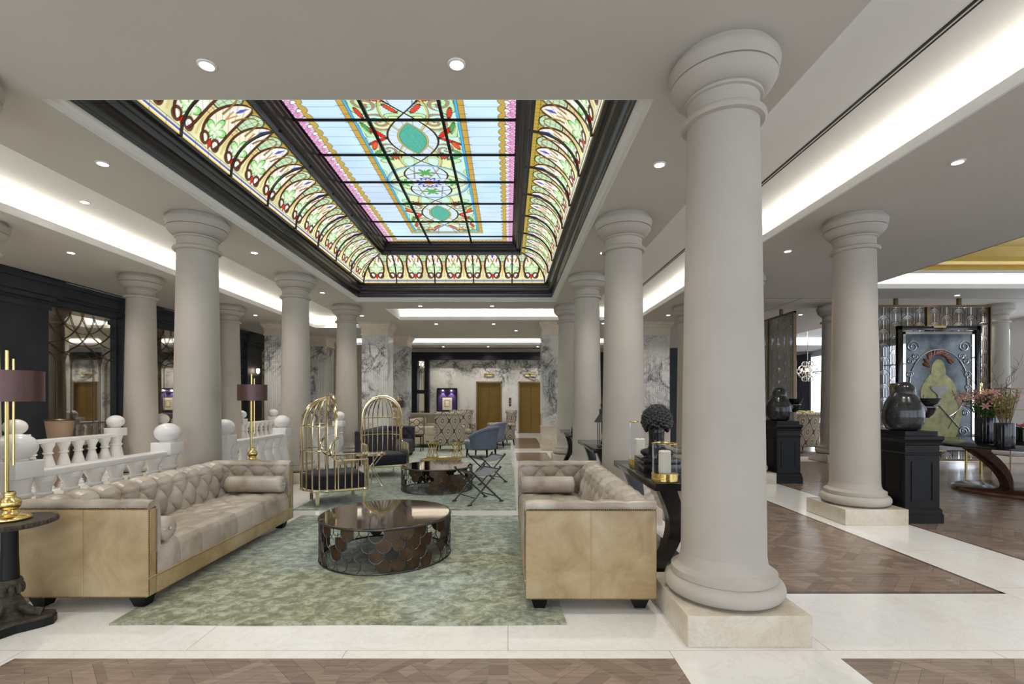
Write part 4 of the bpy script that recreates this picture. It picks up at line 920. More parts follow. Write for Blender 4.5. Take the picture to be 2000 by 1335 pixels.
    def seat(u, v):
        s = 0.088+(L_-0.176)*u; q = v*d[-1]; i = max(j for j in range(len(d)) if d[j] <= q+1e-9); i = min(i, len(d)-2); f = (q-d[i])/(d[i+1]-d[i])
        xx = prof[i][0]*(1-f)+prof[i+1][0]*f; zz = prof[i][1]*(1-f)+prof[i+1][1]*f
        tt = q-0.52; A2 = 0.248
        if tt < 0: h = tuft(s-0.088, tt, A2, 0.26, 0); am = 0.024
        else: h = (abs(math.sin(PI*(s-0.088)/A2)))**0.25; am = 0.018
        dep = am*(h-1); dx, dz = prof[i+1][0]-prof[i][0], prof[i+1][1]-prof[i][1]; l = math.hypot(dx, dz); nx_, nz_ = -dz/l, dx/l
        if nz_ < 0: nx_, nz_ = -nx_, -nz_
        if tt > 0.1: nx_, nz_ = 1, 0
        return (xx+nx_*dep, s, zz+nz_*dep)
    dS_ = d; sm = MB(); n_ = int((L_-0.176)/0.248)+1
    for k in range(n_+1):
        s0 = 0.088+k*0.248
        line(sm, seat, dS_[-1], [(s0, 0.52), (s0, 0.60), (s0, 0.68), (s0, 0.76), (s0, 0.84)], (0.0015, 0, 0.0015), span=0.088)
        for sg in (-1, 1):
            line(sm, seat, dS_[-1], [(s0, 0.52), (s0+sg*0.124, 0.39)], (0, 0, 0.0015), span=0.088); line(sm, seat, dS_[-1], [(s0, 0.26), (s0+sg*0.124, 0.39)], (0, 0, 0.0015), span=0.088)
            line(sm, seat, dS_[-1], [(s0, 0.26), (s0+sg*0.124, 0.13)], (0, 0, 0.0015), span=0.088)
    sm.build('seam', 'seam_dark' if mp == 'leather' else mp, t); t.children[-1]['kind'] = 'stuff'
    b = MB(); b.grid(seat, 320, 90); b.build('seat', mp, t, 60)
    b = MB(); b.tube([(W_+0.0, 0.0, 0.206), (W_+0.0, L_, 0.206)], 0.006, 6); b.build('piping', 'leather_panel' if mp == 'leather' else mp, t)
    return t
sofa('chesterfield_sofa', 'long tufted tan leather sofa on the left, facing right onto the green rug', (-3.235, 3.19, 0.0126), 0, 'leather', 'leather_panel')
sofa('chesterfield_sofa', 'tufted tan leather sofa in the middle, seen from its side beside the nearest column', (0.975, 3.16+2.16, 0.0126), PI, 'leather', 'leather_panel')
sofa('chesterfield_sofa', 'dark charcoal tufted sofa behind the cage chairs on the far left', (-3.235, 10.2, 0.0126), 0, 'charcoal_fabric', 'charcoal_fabric')
def bolster(name, label, x0, x1, y, z, r, mat):
    t = thing(name, label, 'cushion', (x0, y, z), 0); n = 40
    L_ = x1-x0; b = MB(); prof = [(0.0, 0.012), (0.02, 0.0), (r*0.55, -0.004), (r*0.88, 0.004), (r*0.97, 0.018), (r, 0.05), (r, L_-0.05), (r*0.97, L_-0.018), (r*0.88, L_-0.004), (r*0.55, L_+0.004), (0.02, L_), (0.0, L_-0.012)]
    vs = []; m = len(prof)
    for i in range(n):
        a = 2*PI*i/n
        for k, (rr, h) in enumerate(prof):
            w = 1+0.0*k; pl = (0.006*abs(math.sin(a*7)) if 2 <= k <= 3 or m-4 <= k <= m-3 else 0)
            vs.append((h+(pl if k < m/2 else -pl), rr*math.cos(a), r+rr*math.sin(a)))
    b.add(vs, [(i*m+k, ((i+1) % n)*m+k, ((i+1) % n)*m+k+1, i*m+k+1) for i in range(n) for k in range(m-1)])
    b.build('cover', mat, t, 50); b = MB(); b.sph((L_+0.0, 0, r), 0.012, 10, 6); b.build('button', mat, t); b = MB(); b.sph((0, 0, r), 0.012, 10, 6); b.build('button', mat, t)
    return t
bolster('bolster_cushion', 'tan leather bolster at the near arm of the left sofa', -2.95, -2.37, 3.395, 0.415, 0.084, 'leather')
bolster('bolster_cushion', 'tan leather bolster at the far arm of the left sofa', -2.98, -2.385, 5.14, 0.415, 0.088, 'leather')
bolster('bolster_cushion', 'tan leather bolster at the far arm of the middle sofa', 0.13, 0.70, 5.11, 0.415, 0.088, 'leather')
# ================================================================ scale-pattern coffee tables
def coffee_table(label, x, y, r, seed):
    t = thing('coffee_table', label, 'table', (x, y, 0.0126), 0, 'round scale-pattern coffee tables'); h = 0.365; rn = random.Random(seed)
    b = MB(); b.lathe([(0, h-0.0126), (r-0.012, h-0.0126), (r-0.006, h-0.012), (r-0.006, h-0.004), (r-0.012, h), (0, h)], 96, cap=False); b.build('tabletop', 'glassbronze', t, 15)
    b = MB(); b.tube([(r*math.cos(a), r*math.sin(a), h-0.01) for a in np.linspace(0, 2*PI, 97)[:-1]], 0.009, 6, True)
    b.tube([(r*math.cos(a), r*math.sin(a), 0.008) for a in np.linspace(0, 2*PI, 97)[:-1]], 0.007, 6, True); b.build('rim', 'gunmetal', t)
    rows = 4; ph = (h-0.035)/rows; n = int(2*PI*r/0.118); wa = 2*PI/n; solid = MB(); rings = MB(); pat = {}
    for row in range(rows):
        ztop = h-0.02-row*ph+0.02
        for i in range(n):
            a0 = (i+0.5*(row % 2))*wa; hw_ = wa*0.5*0.98; pts = []
            zc = ztop-ph*0.35-0.02; rr = r*hw_
            for k in range(17):
                q = PI+PI*k/16; pts.append((a0+hw_*math.cos(q), zc+rr*1.02*math.sin(q)))
            pts = [(a0-hw_, min(h-0.02, ztop))]+pts+[(a0+hw_, min(h-0.02, ztop))]
            pts = [(p[0], max(0.008, p[1])) for p in pts]
            ro = r-0.001*(row % 2)
            ring = [(ro*math.cos(p[0]), ro*math.sin(p[0]), p[1]) for p in pts]
            # drifting runs of filled scales
            fill = (((2*i+(row % 2)+row*(1 if (i//4) % 2 else -1)+int(seed)) % 8) < 4) ^ (rn.random() < 0.18)
            rings.tube(ring, 0.0032, 5)
            if fill:
                m = len(ring); solid.add([(p[0]*0.996, p[1]*0.996, p[2]) for p in ring]+[(p[0]*0.990, p[1]*0.990, p[2]) for p in ring], [tuple(range(m)), tuple(range(m, 2*m))[::-1]]+[(k, (k+1) % m, m+(k+1) % m, m+k) for k in range(m)])
    rings.add(solid.v, solid.f, 1); rings.build('scale_lattice', ['gunmetal', 'bronze_scale'], t, 30)
    return t
M['bronze_scale'] = plain('bronze_scale', (0.085, 0.05, 0.026), 0.35, 0.6, var=0.35, scale=9)
coffee_table('round bronze-mirror coffee table with scale-pattern side, nearer one on the green rug', -1.10, 4.385, 0.575, 1)
coffee_table('round coffee table with scale-pattern side, farther one beside the folding stools', -1.105, 7.56, 0.55, 2.3)
# ================================================================ birdcage chairs
def cage_chair():
    t = thing('birdcage_chair', 'gold birdcage armchair, nearer one, turned to the right', 'chair', (0, 0, 0), 0, 'gold birdcage chairs')
    R_ = 0.37; F = 0.42   # faces +x; centre of the round back at the origin
    def plan(s):          # s 0..1 around the U from the near front corner, round the back, to the far front corner
        tot = 2*F+PI*R_; q = s*tot
        if q < F: return (F-q, -R_)
        if q < F+PI*R_: a = (q-F)/R_; return (-R_*math.sin(a), -R_*math.cos(a))
        return (q-F-PI*R_, R_)
    for (x, y) in ((F-0.04, -R_+0.03), (F-0.04, R_-0.03), (-0.20, -0.26), (-0.20, 0.26)):
        b = MB(); b.box(x-0.022, x+0.022, y-0.012, y+0.012, 0, 0.20); b.build('leg', 'gold_chrome', t, 0)
    b = MB(); n = 60
    b.tube([(*plan(i/n), 0.20) for i in range(n+1)]+[(F, 0, 0.2)], 0.016, 6, True); b.build('base_hoop', 'gold_chrome', t)
    top_z = 1.40; ringr = 0.15
    # dome bars
    def dome(a):   # a: angle about z, over the round back
        pts = [(R_*math.cos(a), R_*math.sin(a), 0.20), (R_*math.cos(a), R_*math.sin(a), 1.02)]
        for k in range(1, 11):
            q = k/10*PI/2*0.86; pts.append((R_*(math.cos(q))*math.cos(a) if k < 11 else 0, R_*math.cos(q)*math.sin(a), 1.02+0.40*math.sin(q)/math.sin(PI/2*0.86)))
        return pts
    r_end = R_*math.cos(PI/2*0.86)
    bars = MB()
    for i in range(13): bars.tube(dome(PI/2+PI*i/12), 0.0105, 5)
    bars.build('dome_bar', 'gold_chrome', t); t.children[-1]['kind'] = 'stuff'
    hoop = MB()
    def semi(z, r): hoop.tube([(r*math.cos(a), r*math.sin(a), z) for a in np.linspace(PI/2, 3*PI/2, 25)], 0.010, 6)
    for z_, r_ in ((1.04, R_), (0.72, R_), (1.42, r_end)): hoop = MB(); semi(z_, r_); hoop.build('hoop', 'gold_chrome', t)
    hoop = MB(); hoop.tube([(0, -r_end, 1.42), (0, r_end, 1.42)], 0.008, 6); hoop.build('top_bar', 'gold_chrome', t)
    ar = MB(); pts = [(0.02, -R_, 0.90), (0.02, -R_, 1.05)]+[(0.02, -R_*math.cos(a), 1.05+0.415*math.sin(a)) for a in np.linspace(0, PI, 25)]+[(0.02, R_, 0.90)]
    ar.tube(pts, [0.017]*len(pts), 6); ar.build('arch', 'gold_chrome', t)
    for sy in (-1, 1):   # C-curved arm rails running into the front post
        a = MB(); pts = [(0.02, sy*R_, 0.90)]+[(0.06-0.0+0.16*(1-math.cos(q))*0.0-0.14*math.sin(q)+0.02, sy*R_, 0.74+0.15*math.cos(q)) for q in np.linspace(0.25, PI, 14)]+[(0.12, sy*R_, 0.59), (F, sy*R_, 0.59), (F, sy*R_, 0.20)]
        a.tube(pts, 0.016, 6); a.tube([(-0.1, sy*R_, 0.72), (-0.06, sy*R_, 0.72)], 0.01, 5); a.build('arm_rail', 'gold_chrome', t)
    for sy in (-1, 1):
        s_ = MB()
        for k in range(5): x = 0.04+k*0.085; s_.tube([(x, sy*R_, 0.20), (x, sy*R_, 0.60)], 0.0105, 5)
        s_.build('side_bars', 'gold_chrome', t); t.children[-1]['kind'] = 'stuff'
    outline = [plan(i/40) for i in range(41)]
    c = MB(); prof = [(0.93, 0.215), (0.955, 0.23), (0.96, 0.36), (0.94, 0.39), (0.88, 0.405), (0.6, 0.415), (0.3, 0.412), (0.0, 0.395)]
    cx = 0.08; ring_n = len(outline); vs = []
    for k, z in prof: vs += [(cx+(x-cx)*k*(0.985), y*k*0.985, z) for x, y in outline]
    fs = [(j*ring_n+i, j*ring_n+(i+1) % ring_n, (j+1)*ring_n+(i+1) % ring_n, (j+1)*ring_n+i) for j in range(len(prof)-1) for i in range(ring_n)]; fs.append(tuple(range(ring_n))[::-1])
    c.add(vs, fs); c.build('seat_cushion', 'velvet', t, 50); c = MB(); c.sph((cx, 0, 0.397), 0.014, 10, 6); c.build('button', 'velvet', t)
    return t
ch = cage_chair(); ch.location = (-2.43, 6.60, 0.0126); ch.rotation_euler = (0, 0, math.radians(30))
dup(ch, 'gold birdcage armchair, farther one, facing the camera', (-2.34, 9.0, 0.0126), math.radians(-62))
# small gold table between the cage chairs
t = thing('side_table', 'small round gold side table between the two cage chairs', 'table', (-2.22, 7.80, 0.0126))
b = MB(); b.lathe([(0, 0.50), (0.245, 0.50), (0.25, 0.505), (0.25, 0.53), (0.24, 0.532), (0, 0.532)], 40, cap=False); b.build('tabletop', 'gold_chrome', t)
b = MB()
for k in range(6): a = k*PI/3; b.tube([(0.2*math.cos(a), 0.2*math.sin(a), 0.50), (0.05*math.cos(a+0.9), 0.05*math.sin(a+0.9), 0.30), (0.22*math.cos(a+1.8), 0.22*math.sin(a+1.8), 0)], 0.008, 6)
b.build('wire_base', 'gold_chrome', t)
# ================================================================ folding stools
def stool():
    t = thing('folding_stool', 'dark metal folding stool with grey sling seat, nearer of two', 'stool', (0, 0, 0), 0, 'folding X-frame stools')
    w = 0.25; d = 0.19; h = 0.46
    for y in (-d, d):
        for s in (-1, 1):
            b = MB(); b.tube([(-s*w, y+0.012*s, 0.012), (s*w*0.0, y+0.012*s, h*0.5), (s*w, y+0.012*s, h)], 0.0115, 8)
            b.sph((s*w, y+0.012*s, h+0.006), 0.019, 10, 8); b.sph((s*w*0.93, y+0.012*s, h*0.965), 0.014, 8, 6); b.bbox(-s*w-0.028, -s*w+0.028, y+0.012*s-0.016, y+0.012*s+0.016, 0, 0.02, 0.005); b.build('leg', 'gunmetal', t)
    b = MB()
    for s in (-1, 1): b.tube([(s*w*0.92, -d, h*0.96), (s*w*0.92, d, h*0.96)], 0.009, 6); b.tube([(s*w*0.62, -d, h*0.19), (s*w*0.62, d, h*0.19)], 0.007, 6)
    b.build('rail', 'gunmetal', t)
    b = MB()
    def sl(u, v): x = (-1+2*u)*w*0.93; return (x, (-1+2*v)*(d-0.02)*(1-0.10*math.sin(PI*u)), h*0.965-0.075*(1-(x/(w*0.93))**2))
    b.grid(sl, 20, 8); o = b.build('sling_seat', 'sling', t, 60); md = o.modifiers.new('solid', 'SOLIDIFY'); md.thickness = 0.005
    return t
st = stool(); st.location = (-0.41, 6.60, 0.0126); st.rotation_euler = (0, 0, math.radians(38))
dup(st, 'dark metal folding stool with grey sling seat, farther of two', (-0.36, 8.15, 0.0126), math.radians(36))
# ================================================================ seating beyond
def wing_chair(label, x, y, rot, first=[]):
    if first: return dup(first[0], label, (x, y, 0.0126), rot)
    t = thing('patterned_armchair', label, 'chair', (x, y, 0.0126), rot, 'ogee-patterned armchairs')   # faces -y
    b = MB()
    def bk(u, v):   # outer shell, curved
        a = PI*(u); w = 0.36*(0.88+0.14*v); z = 0.16+0.86*v-0.02*math.cos(PI*(2*u-1))*v
        return (-w*math.cos(a)*1.0, 0.22+0.12*math.sin(a)**0.6+0.10*v, z)
    outer = MB(); outer.grid(bk, 24, 16)
    o = outer.build('backrest', 'ogee', t, 60); md = o.modifiers.new('solid', 'SOLIDIFY'); md.thickness = 0.10; md.offset = -1
    b = MB(); b.tube([(bk(i/20, 1)[0]*0.95, bk(i/20, 1)[1]-0.04, 1.01) for i in range(21)], 0.055, 10); b.build('top_roll', 'ogee', t)
    b = MB(); b.bbox(-0.33, 0.33, -0.34, 0.26, 0.16, 0.34, 0.02); b.build('seat_base', 'ogee', t)
    b = MB(); b.bbox(-0.26, 0.26, -0.36, 0.20, 0.34, 0.47, 0.04); b.build('seat_cushion', 'ogee', t)
    for s in (-1, 1):
        b = MB(); b.bbox(s*0.33-0.055, s*0.33+0.055, -0.32, 0.30, 0.18, 0.60, 0.03); b.tube([(s*0.34, -0.33, 0.60), (s*0.34, 0.30, 0.62)], 0.065, 12); b.build('arm', 'ogee', t)
    for sx in (-1, 1):
        for sy in (-0.28, 0.28): b = MB(); b.tube([(sx*0.28, sy, 0.18), (sx*0.30, sy*1.08, 0.0)], [0.025, 0.014], 8); b.build('leg', 'black_satin', t)
    first.append(t); return t
wing_chair('patterned armchair seen from behind, in front of the purple framed picture', -1.60, 13.27, PI)
wing_chair('patterned armchair just behind another patterned chair left of the elevators', -1.42, 15.2, 0.2)
wing_chair('patterned armchair behind the slate blue tub chairs', -0.20, 14.9, -1.2)
wing_chair('patterned armchair with green throw by the bright right windows', 7.75, 12.9, PI)
# throw on that chair
b = MB(); r3 = random.Random(4)
for i in range(70):
    x = 7.75-0.30+0.62*r3.random(); b.sph((x, 12.78+0.1*r3.random(), 1.04+0.05*r3.random()), (0.05, 0.04, 0.025), 6, 4)
tag(b.build('knitted_throw', 'yleaf', None), 'bunched green throw over the back of the armchair by the right windows', 'throw')
def tub_chair(label, x, y, rot, first=[]):
    if first: return dup(first[0], label, (x, y, 0.0126), rot)
    t = thing('tub_chair', label, 'chair', (x, y, 0.0126), rot, 'slate blue tub chairs')   # faces -x
    def shell(u, v):
        a = -PI*0.62+PI*1.24*u; k = abs(2*u-1); top = 0.72-0.24*k**2.2; r = 0.33+0.05*v
        return (0.0+r*math.cos(a)*1.05, r*math.sin(a), 0.20+(top-0.20)*v)
    b = MB(); b.grid(shell, 40, 14); o = b.build('backrest', 'slate_fabric', t, 60); md = o.modifiers.new('solid', 'SOLIDIFY'); md.thickness = 0.07; md.offset = -1
    b = MB(); b.tube([(shell(i/30, 1)[0]*1.0, shell(i/30, 1)[1]*1.0, shell(i/30, 1)[2]) for i in range(31)], 0.042, 10); b.build('top_roll', 'slate_fabric', t)
    b = MB()
    pr = [(0.30, 0.18), (0.345, 0.20), (0.35, 0.32), (0.33, 0.38), (0.27, 0.405), (0.0, 0.415)]
    b.lathe(pr, 36, (-0.06, 0, 0), sx=1.12, sy=0.92); b.build('seat', 'slate_fabric', t)
    for sx, sy in ((-0.30, -0.2), (-0.30, 0.2), (0.24, -0.2), (0.24, 0.2)):
        b = MB(); b.tube([(sx, sy, 0.22), (sx*1.03, sy*1.02, 0.12), (sx*1.08, sy*1.06, 0.0)], [0.03, 0.024, 0.014], 10); b.build('leg', 'black_satin', t)
    b = MB()
    for i in range(26): q = shell(i/25, 0.93); b.sph((q[0]*1.02, q[1]*1.02, q[2]), 0.006, 6, 4)
    tag(b.build('nailhead_trim', 'bronze', t), kind='stuff')
    first.append(t); return t
tub_chair('slate blue tub chair seen from behind, nearer of two', -0.62, 11.75, math.radians(-28))
tub_chair('slate blue tub chair, farther of two, partly hidden', -0.45, 12.9+1.0, math.radians(-25))
for o_ in [o for o in S.objects if o.name.startswith('tub_chair.')]: o_.location.z = 0.0126
def hour_table(label, x, y, first=[]):
    if first: return dup(first[0], label, (x, y, 0.0126))
    t = thing('accent_table', label, 'table', (x, y, 0.0126), 0, 'small gold hourglass tables')
    b = MB(); b.lathe([(0, 0.37), (0.15, 0.37), (0.155, 0.38), (0.15, 0.392), (0, 0.392)], 28, cap=False); b.build('tabletop', 'glassbronze', t)
    b = MB()
    for k in range(10): a = k*PI/5; b.tube([(0.145*math.cos(a), 0.145*math.sin(a), 0.37), (0.085*math.cos(a+0.55), 0.085*math.sin(a+0.55), 0.19), (0.145*math.cos(a+1.1), 0.145*math.sin(a+1.1), 0.0)], 0.007, 5)
    for z in (0.005, 0.37): b.tube([(0.148*math.cos(a), 0.148*math.sin(a), z) for a in np.linspace(0, 2*PI, 29)[:-1]], 0.007, 5, True)
    b.build('wire_base', 'brass', t); first.append(t); return t
hour_table('small gold hourglass table, left one, before the patterned armchair', -1.82, 11.7); hour_table('small gold hourglass table, right one, beside the slate blue chair', -1.22, 11.62)
b = MB(); b.lathe([(0.0, 0.0), (0.44, 0.0), (0.47, 0.03), (0.45, 0.035), (0.42, 0.02), (0, 0.02)], 48, cap=False)
tag(b.build('round_tray', 'brass', None, loc=(-1.52, 11.0, 0.0126)), 'large low round brass tray on the rug in front of the small gold tables', 'tray')
t = thing('beige_sofa', 'beige sofa beyond the dark charcoal sofa', 'sofa', (-2.9, 13.9, 0.0126))
b = MB(); b.bbox(0, 0.9, 0, 2.0, 0.1, 0.38, 0.03); b.build('seat_base', 'beige_fabric', t); b = MB(); b.bbox(0.2, 0.92, 0.12, 1.88, 0.38, 0.5, 0.05); b.build('seat_cushion', 'beige_fabric', t)
b = MB(); b.bbox(0, 0.22, 0, 2.0, 0.38, 0.82, 0.06); b.build('backrest', 'beige_fabric', t)
for y in (0, 1.86): b = MB(); b.bbox(0, 0.88, y, y+0.14, 0.3, 0.62, 0.05); b.build('arm', 'beige_fabric', t)
for x in (0.05, 0.8):
    for y in (0.05, 1.9): b = MB(); b.tube([(x, y, 0), (x, y, 0.11)], 0.02, 8); b.build('leg', 'black_satin', t)
t = thing('open_side_chair', 'small dark chair with openwork back between the charcoal and beige sofas', 'chair', (-2.5, 13.05, 0))
b = MB(); b.bbox(-0.2, 0.2, -0.2, 0.2, 0.40, 0.46, 0.02); b.build('seat', 'black_satin', t)
b = MB()
for k in range(4): b.tube([(-0.18+0.36*i/10, 0.2, 0.55+0.09*k+0.05*math.sin(PI*3*i/10+k*PI)) for i in range(11)], 0.008, 5)
b.tube([(-0.2, 0.2, 0.45), (-0.2, 0.21, 0.92), (0.2, 0.21, 0.92), (0.2, 0.2, 0.45)], 0.012, 6); b.build('backrest', 'black_satin', t)
for x in (-0.18, 0.18):
    for y in (-0.18, 0.18): b = MB(); b.tube([(x, y, 0), (x, y, 0.41)], [0.012, 0.018], 6); b.build('leg', 'black_satin', t)
t = thing('sideboard', 'long low cream sideboard against the dark frame left of the elevators', 'cabinet', (-3.1, 18.2, 0))
b = MB(); b.bbox(-0.9, 0.55, -0.2, 0.2, 0.84, 0.90, 0.008); b.build('top', 'cream_wall', t); b = MB(); b.box(-0.86, 0.51, -0.18, 0.18, 0.12, 0.84); b.build('body', 'beige_fabric', t, 0)
for x in (-0.84, 0.49): b = MB(); b.box(x-0.03, x+0.03, -0.17, 0.17, 0, 0.12); b.build('leg', 'bronze', t, 0)
# ================================================================ balustrades
def bal_prof(h):  # turned baluster, height h
    P_ = [(0.052, 0.0), (0.052, 0.04), (0.040, 0.05), (0.046, 0.062), (0.046, 0.07), (0.030, 0.085), (0.034, 0.12), (0.052, 0.18), (0.066, 0.25), (0.066, 0.30), (0.055, 0.37), (0.040, 0.44), (0.033, 0.485), (0.046, 0.495), (0.048, 0.51), (0.036, 0.522), (0.040, 0.56), (0.055, 0.60), (0.060, 0.615), (0.060, 0.65)]
    return [(r*1.30, z*h/0.65) for r, z in P_]
def balustrade(label, x, y0, y1, first=[]):
    if first: return dup(first[0], label, (x, y0, 0))
    t = thing('balustrade', label, 'balustrade', (x, y0, 0), 0, 'white marble balustrades'); L_ = y1-y0
    b = MB(); b.bbox(-0.11, 0.11, -0.12, L_+0.12, 0, 0.16, 0.01); b.build('curb', 'balus', t)
    b = MB(); b.bbox(-0.075, 0.075, 0.05, L_-0.05, 0.80, 0.858, 0.012); b.build('handrail', 'balus', t)
    k = 6
    for i in range(k):
        b = MB(); b.lathe(bal_prof(0.645), 24, (0, 0, 0)); b.build('baluster', 'balus', t, 40, loc=(0, L_*(i+0.9)/(k+0.8), 0.158))
    for y in (0, L_):
        p = MB(); p.lathe([(0.10, 0.16), (0.10, 0.20), (0.078, 0.215), (0.088, 0.23), (0.086, 0.25), (0.065, 0.27), (0.075, 0.33), (0.102, 0.40), (0.110, 0.46), (0.100, 0.53), (0.082, 0.63), (0.078, 0.66), (0.093, 0.672), (0.093, 0.69), (0.078, 0.70), (0.084, 0.76), (0.10, 0.82)], 32)
        p.bbox(-0.108, 0.108, -0.108, 0.108, 0.815, 0.945, 0.008)
        o = p.build('newel_post', 'balus', t, 40, loc=(0, y, 0))
        f = MB(); f.sph((0, 0, 1.045), (0.124, 0.124, 0.103), 36, 22); f.lathe([(0.07, 0.943), (0.075, 0.955), (0.06, 0.965)], 24); f.build('ball_finial', 'balus', o, 50)
    first.append(t); return t
for x, y, lb in ((-3.66, 3.60, 'white marble balustrade with flattened balls directly behind the left tan sofa'), (-3.66, 6.24, 'white marble balustrade behind the far bronze-shaded lamp'), (-3.66, 8.88, 'white marble balustrade seen through the nearer cage chair'),
                 (-6.36, 6.24, 'white marble balustrade before the tan planter and nearest mirror'), (-6.36, 8.88, 'white marble balustrade glimpsed between the two left columns'), (-6.36, 11.52, 'small far white balustrade beside the dark wall')):
    balustrade(lb, x, y, y+1.60)
t = thing('tall_planter', 'tan leather planter with dark rim standing behind the white balustrade', 'planter', (-6.95, 7.5, 0.0))
b = MB(); b.lathe([(0.10, 0), (0.10, 0.3), (0.125, 0.75), (0.15, 0.84), (0.178, 1.08), (0.17, 1.08), (0.15, 1.02), (0.0, 1.02)], 32); b.build('pot', 'terracotta', t, 20)
b = MB(); b.tube([(0.178*math.cos(a), 0.178*math.sin(a), 1.085) for a in np.linspace(0, 2*PI, 33)[:-1]], 0.012, 6, True); b.build('rim', 'bronze_frame', t)
def plant(label, x, y, h0):
    t = thing('potted_plant', label, 'plant', (x, y, 0)); b = MB(); b.lathe([(0.12, 0), (0.16, h0), (0.14, h0), (0.0, h0-0.02)], 20); b.build('pot', 'terracotta', t)
    f = MB(); r4 = random.Random(int(x*100))
    for i in range(60):
        a = r4.random()*2*PI; l = 0.16+0.2*r4.random(); e = r4.random()*1.2; p = Vector((0, 0, h0)); q = p+Vector((math.cos(a)*math.cos(e), math.sin(a)*math.cos(e), math.sin(e)))*l; s_ = Vector((-math.sin(a), math.cos(a), 0))*0.03; m = (p+q)/2+Vector((0, 0, 0.05))
        f.add([p[:], (m+s_)[:], q[:], (m-s_)[:]], [(0, 1, 2, 3)])
    f.build('foliage', 'leafdark', t, 0); return t
plant('dark-leaved plant in a tan pot low behind the balustrade, left one', -7.0, 6.9, 0.30)
plant('dark-leaved plant in a tan pot behind the balustrade, middle one', -6.9, 8.15, 0.50)
# ================================================================ lamps and their round tables
def lamp_table(label, x, y, first=[]):
    if first: return dup(first[0], label, (x, y, 0))
    t = thing('pedestal_table', label, 'table', (x, y, 0), 0, 'dark round pedestal tables')
    b = MB(); b.lathe([(0, 0.63), (0.19, 0.63), (0.214, 0.64), (0.218, 0.65), (0.214, 0.665), (0.0, 0.668)], 48, cap=False)
    for i in range(56): a = 2*PI*i/56; b.sph((0.217*math.cos(a), 0.217*math.sin(a), 0.65), (0.009, 0.009, 0.012), 6, 4)
    b.build('tabletop', 'gilt', t)
    b = MB(); b.lathe([(0.048, 0.30), (0.042, 0.45), (0.040, 0.61), (0.055, 0.63)], 12); b.build('column', 'black_satin', t)
    b = MB(); b.lathe([(0.07, 0.065), (0.06, 0.08), (0.045, 0.11), (0.052, 0.15), (0.06, 0.17), (0.045, 0.19), (0.04, 0.21), (0.058, 0.27), (0.062, 0.29), (0.055, 0.31)], 20)
    for k in range(3):
        a = k*2*PI/3+0.5
        b.tube([(0.03*math.cos(a), 0.03*math.sin(a), 0.2), (0.06*math.cos(a), 0.06*math.sin(a), 0.13), (0.11*math.cos(a), 0.11*math.sin(a), 0.085), (0.15*math.cos(a), 0.15*math.sin(a), 0.075)], [0.02, 0.026, 0.022, 0.028], 8)
    for k in range(10): a = k*2*PI/10; b.sph((0.056*math.cos(a), 0.056*math.sin(a), 0.25), (0.016, 0.016, 0.035), 8, 6)
    b.build('acanthus_stem', 'gilt', t)
    b = MB(); out = []
    for k in range(3):
        a = k*2*PI/3+0.5; out.append((0.215*math.cos(a-0.16), 0.215*math.sin(a-0.16))); out.append((0.215*math.cos(a+0.16), 0.215*math.sin(a+0.16)))
        for q in (0.35, 0.7, 1.05, 1.4, 1.75): r_ = 0.215-0.10*math.sin(PI*(q-0.16)/(2*PI/3-0.32)); out.append((r_*math.cos(a+q), r_*math.sin(a+q)))
    b.prism(out, 0.05, 'z', 0.0); b.build('foot', 'black_satin', t, 0, bevel=0.004)
    b = MB(); b.prism([(x_*0.97, y_*0.97) for x_, y_ in out], 0.018, 'z', 0.05); b.build('foot_band', 'gilt', t, 0)
    first.append(t); return t
lamp_table('dark round pedestal table at the left picture edge, under the near gold lamp', -3.04, 2.95)
lamp_table('dark round pedestal table behind the far end of the left sofa', -2.99, 5.66)
def lamp(label, x, y, first=[]):
    if first: return dup(first[0], label, (x, y, 0.669))
    t = thing('table_lamp', label, 'lamp', (x, y, 0.669), 0, 'gold lamps with bronze shades')
    b = MB(); b.lathe([(0.0, 0), (0.10, 0), (0.105, 0.008), (0.098, 0.02), (0.06, 0.032), (0.045, 0.04), (0.035, 0.06), (0.048, 0.075), (0.058, 0.10), (0.048, 0.125), (0.03, 0.135), (0.028, 0.15), (0.032, 0.16), (0.024, 0.17)], 40, cap=False); b.build('base', 'brass', t, 65)
    b = MB(); b.tube([(-0.006, -0.01, 0.16), (-0.006, -0.01, 1.03)], 0.0095, 16); b.build('stem', 'brass', t)
    b = MB(); b.tube([(0.018, 0.006, 0.33), (0.018, 0.006, 0.98)], 0.0065, 12); b.build('stem', 'brass', t)
    b = MB(); b.tube([(-0.026, 0.012, 0.16), (-0.026, 0.012, 0.80)], 0.008, 12); b.build('stem', 'brass', t)
    b = MB(); b.tube([(0.0, -0.022, 0.17), (0.0, -0.022, 0.72)], 0.006, 12); b.build('stem', 'brass', t)
    b = MB(); zt, zb = 0.906, 0.72
    b.lathe([(0.158, zb), (0.158, zt), (0.155, zt), (0.155, zb), (0.158, zb)], 64, cap=False); b.lathe([(0.0, zt-0.005), (0.155, zt-0.005)], 48, cap=False); b.build('lamp_shade', 'shade', t, 40)
    first.append(t); return t
lamp('gold table lamp with brown drum shade at the left picture edge', -3.04, 2.95); lamp('gold table lamp with brown drum shade behind the far end of the left sofa', -2.99, 5.66)
t = dup(bpy.data.objects['pedestal_table'], 'dark pedestal table beyond the farther cage chair, mostly hidden', (-2.95, 13.0, 0.0)); t.scale = (0.8, 0.8, 0.7)
lp = dup(bpy.data.objects['table_lamp'], 'gold table lamp with brown shade beyond the farther cage chair', (-2.95, 13.0, 0.469))
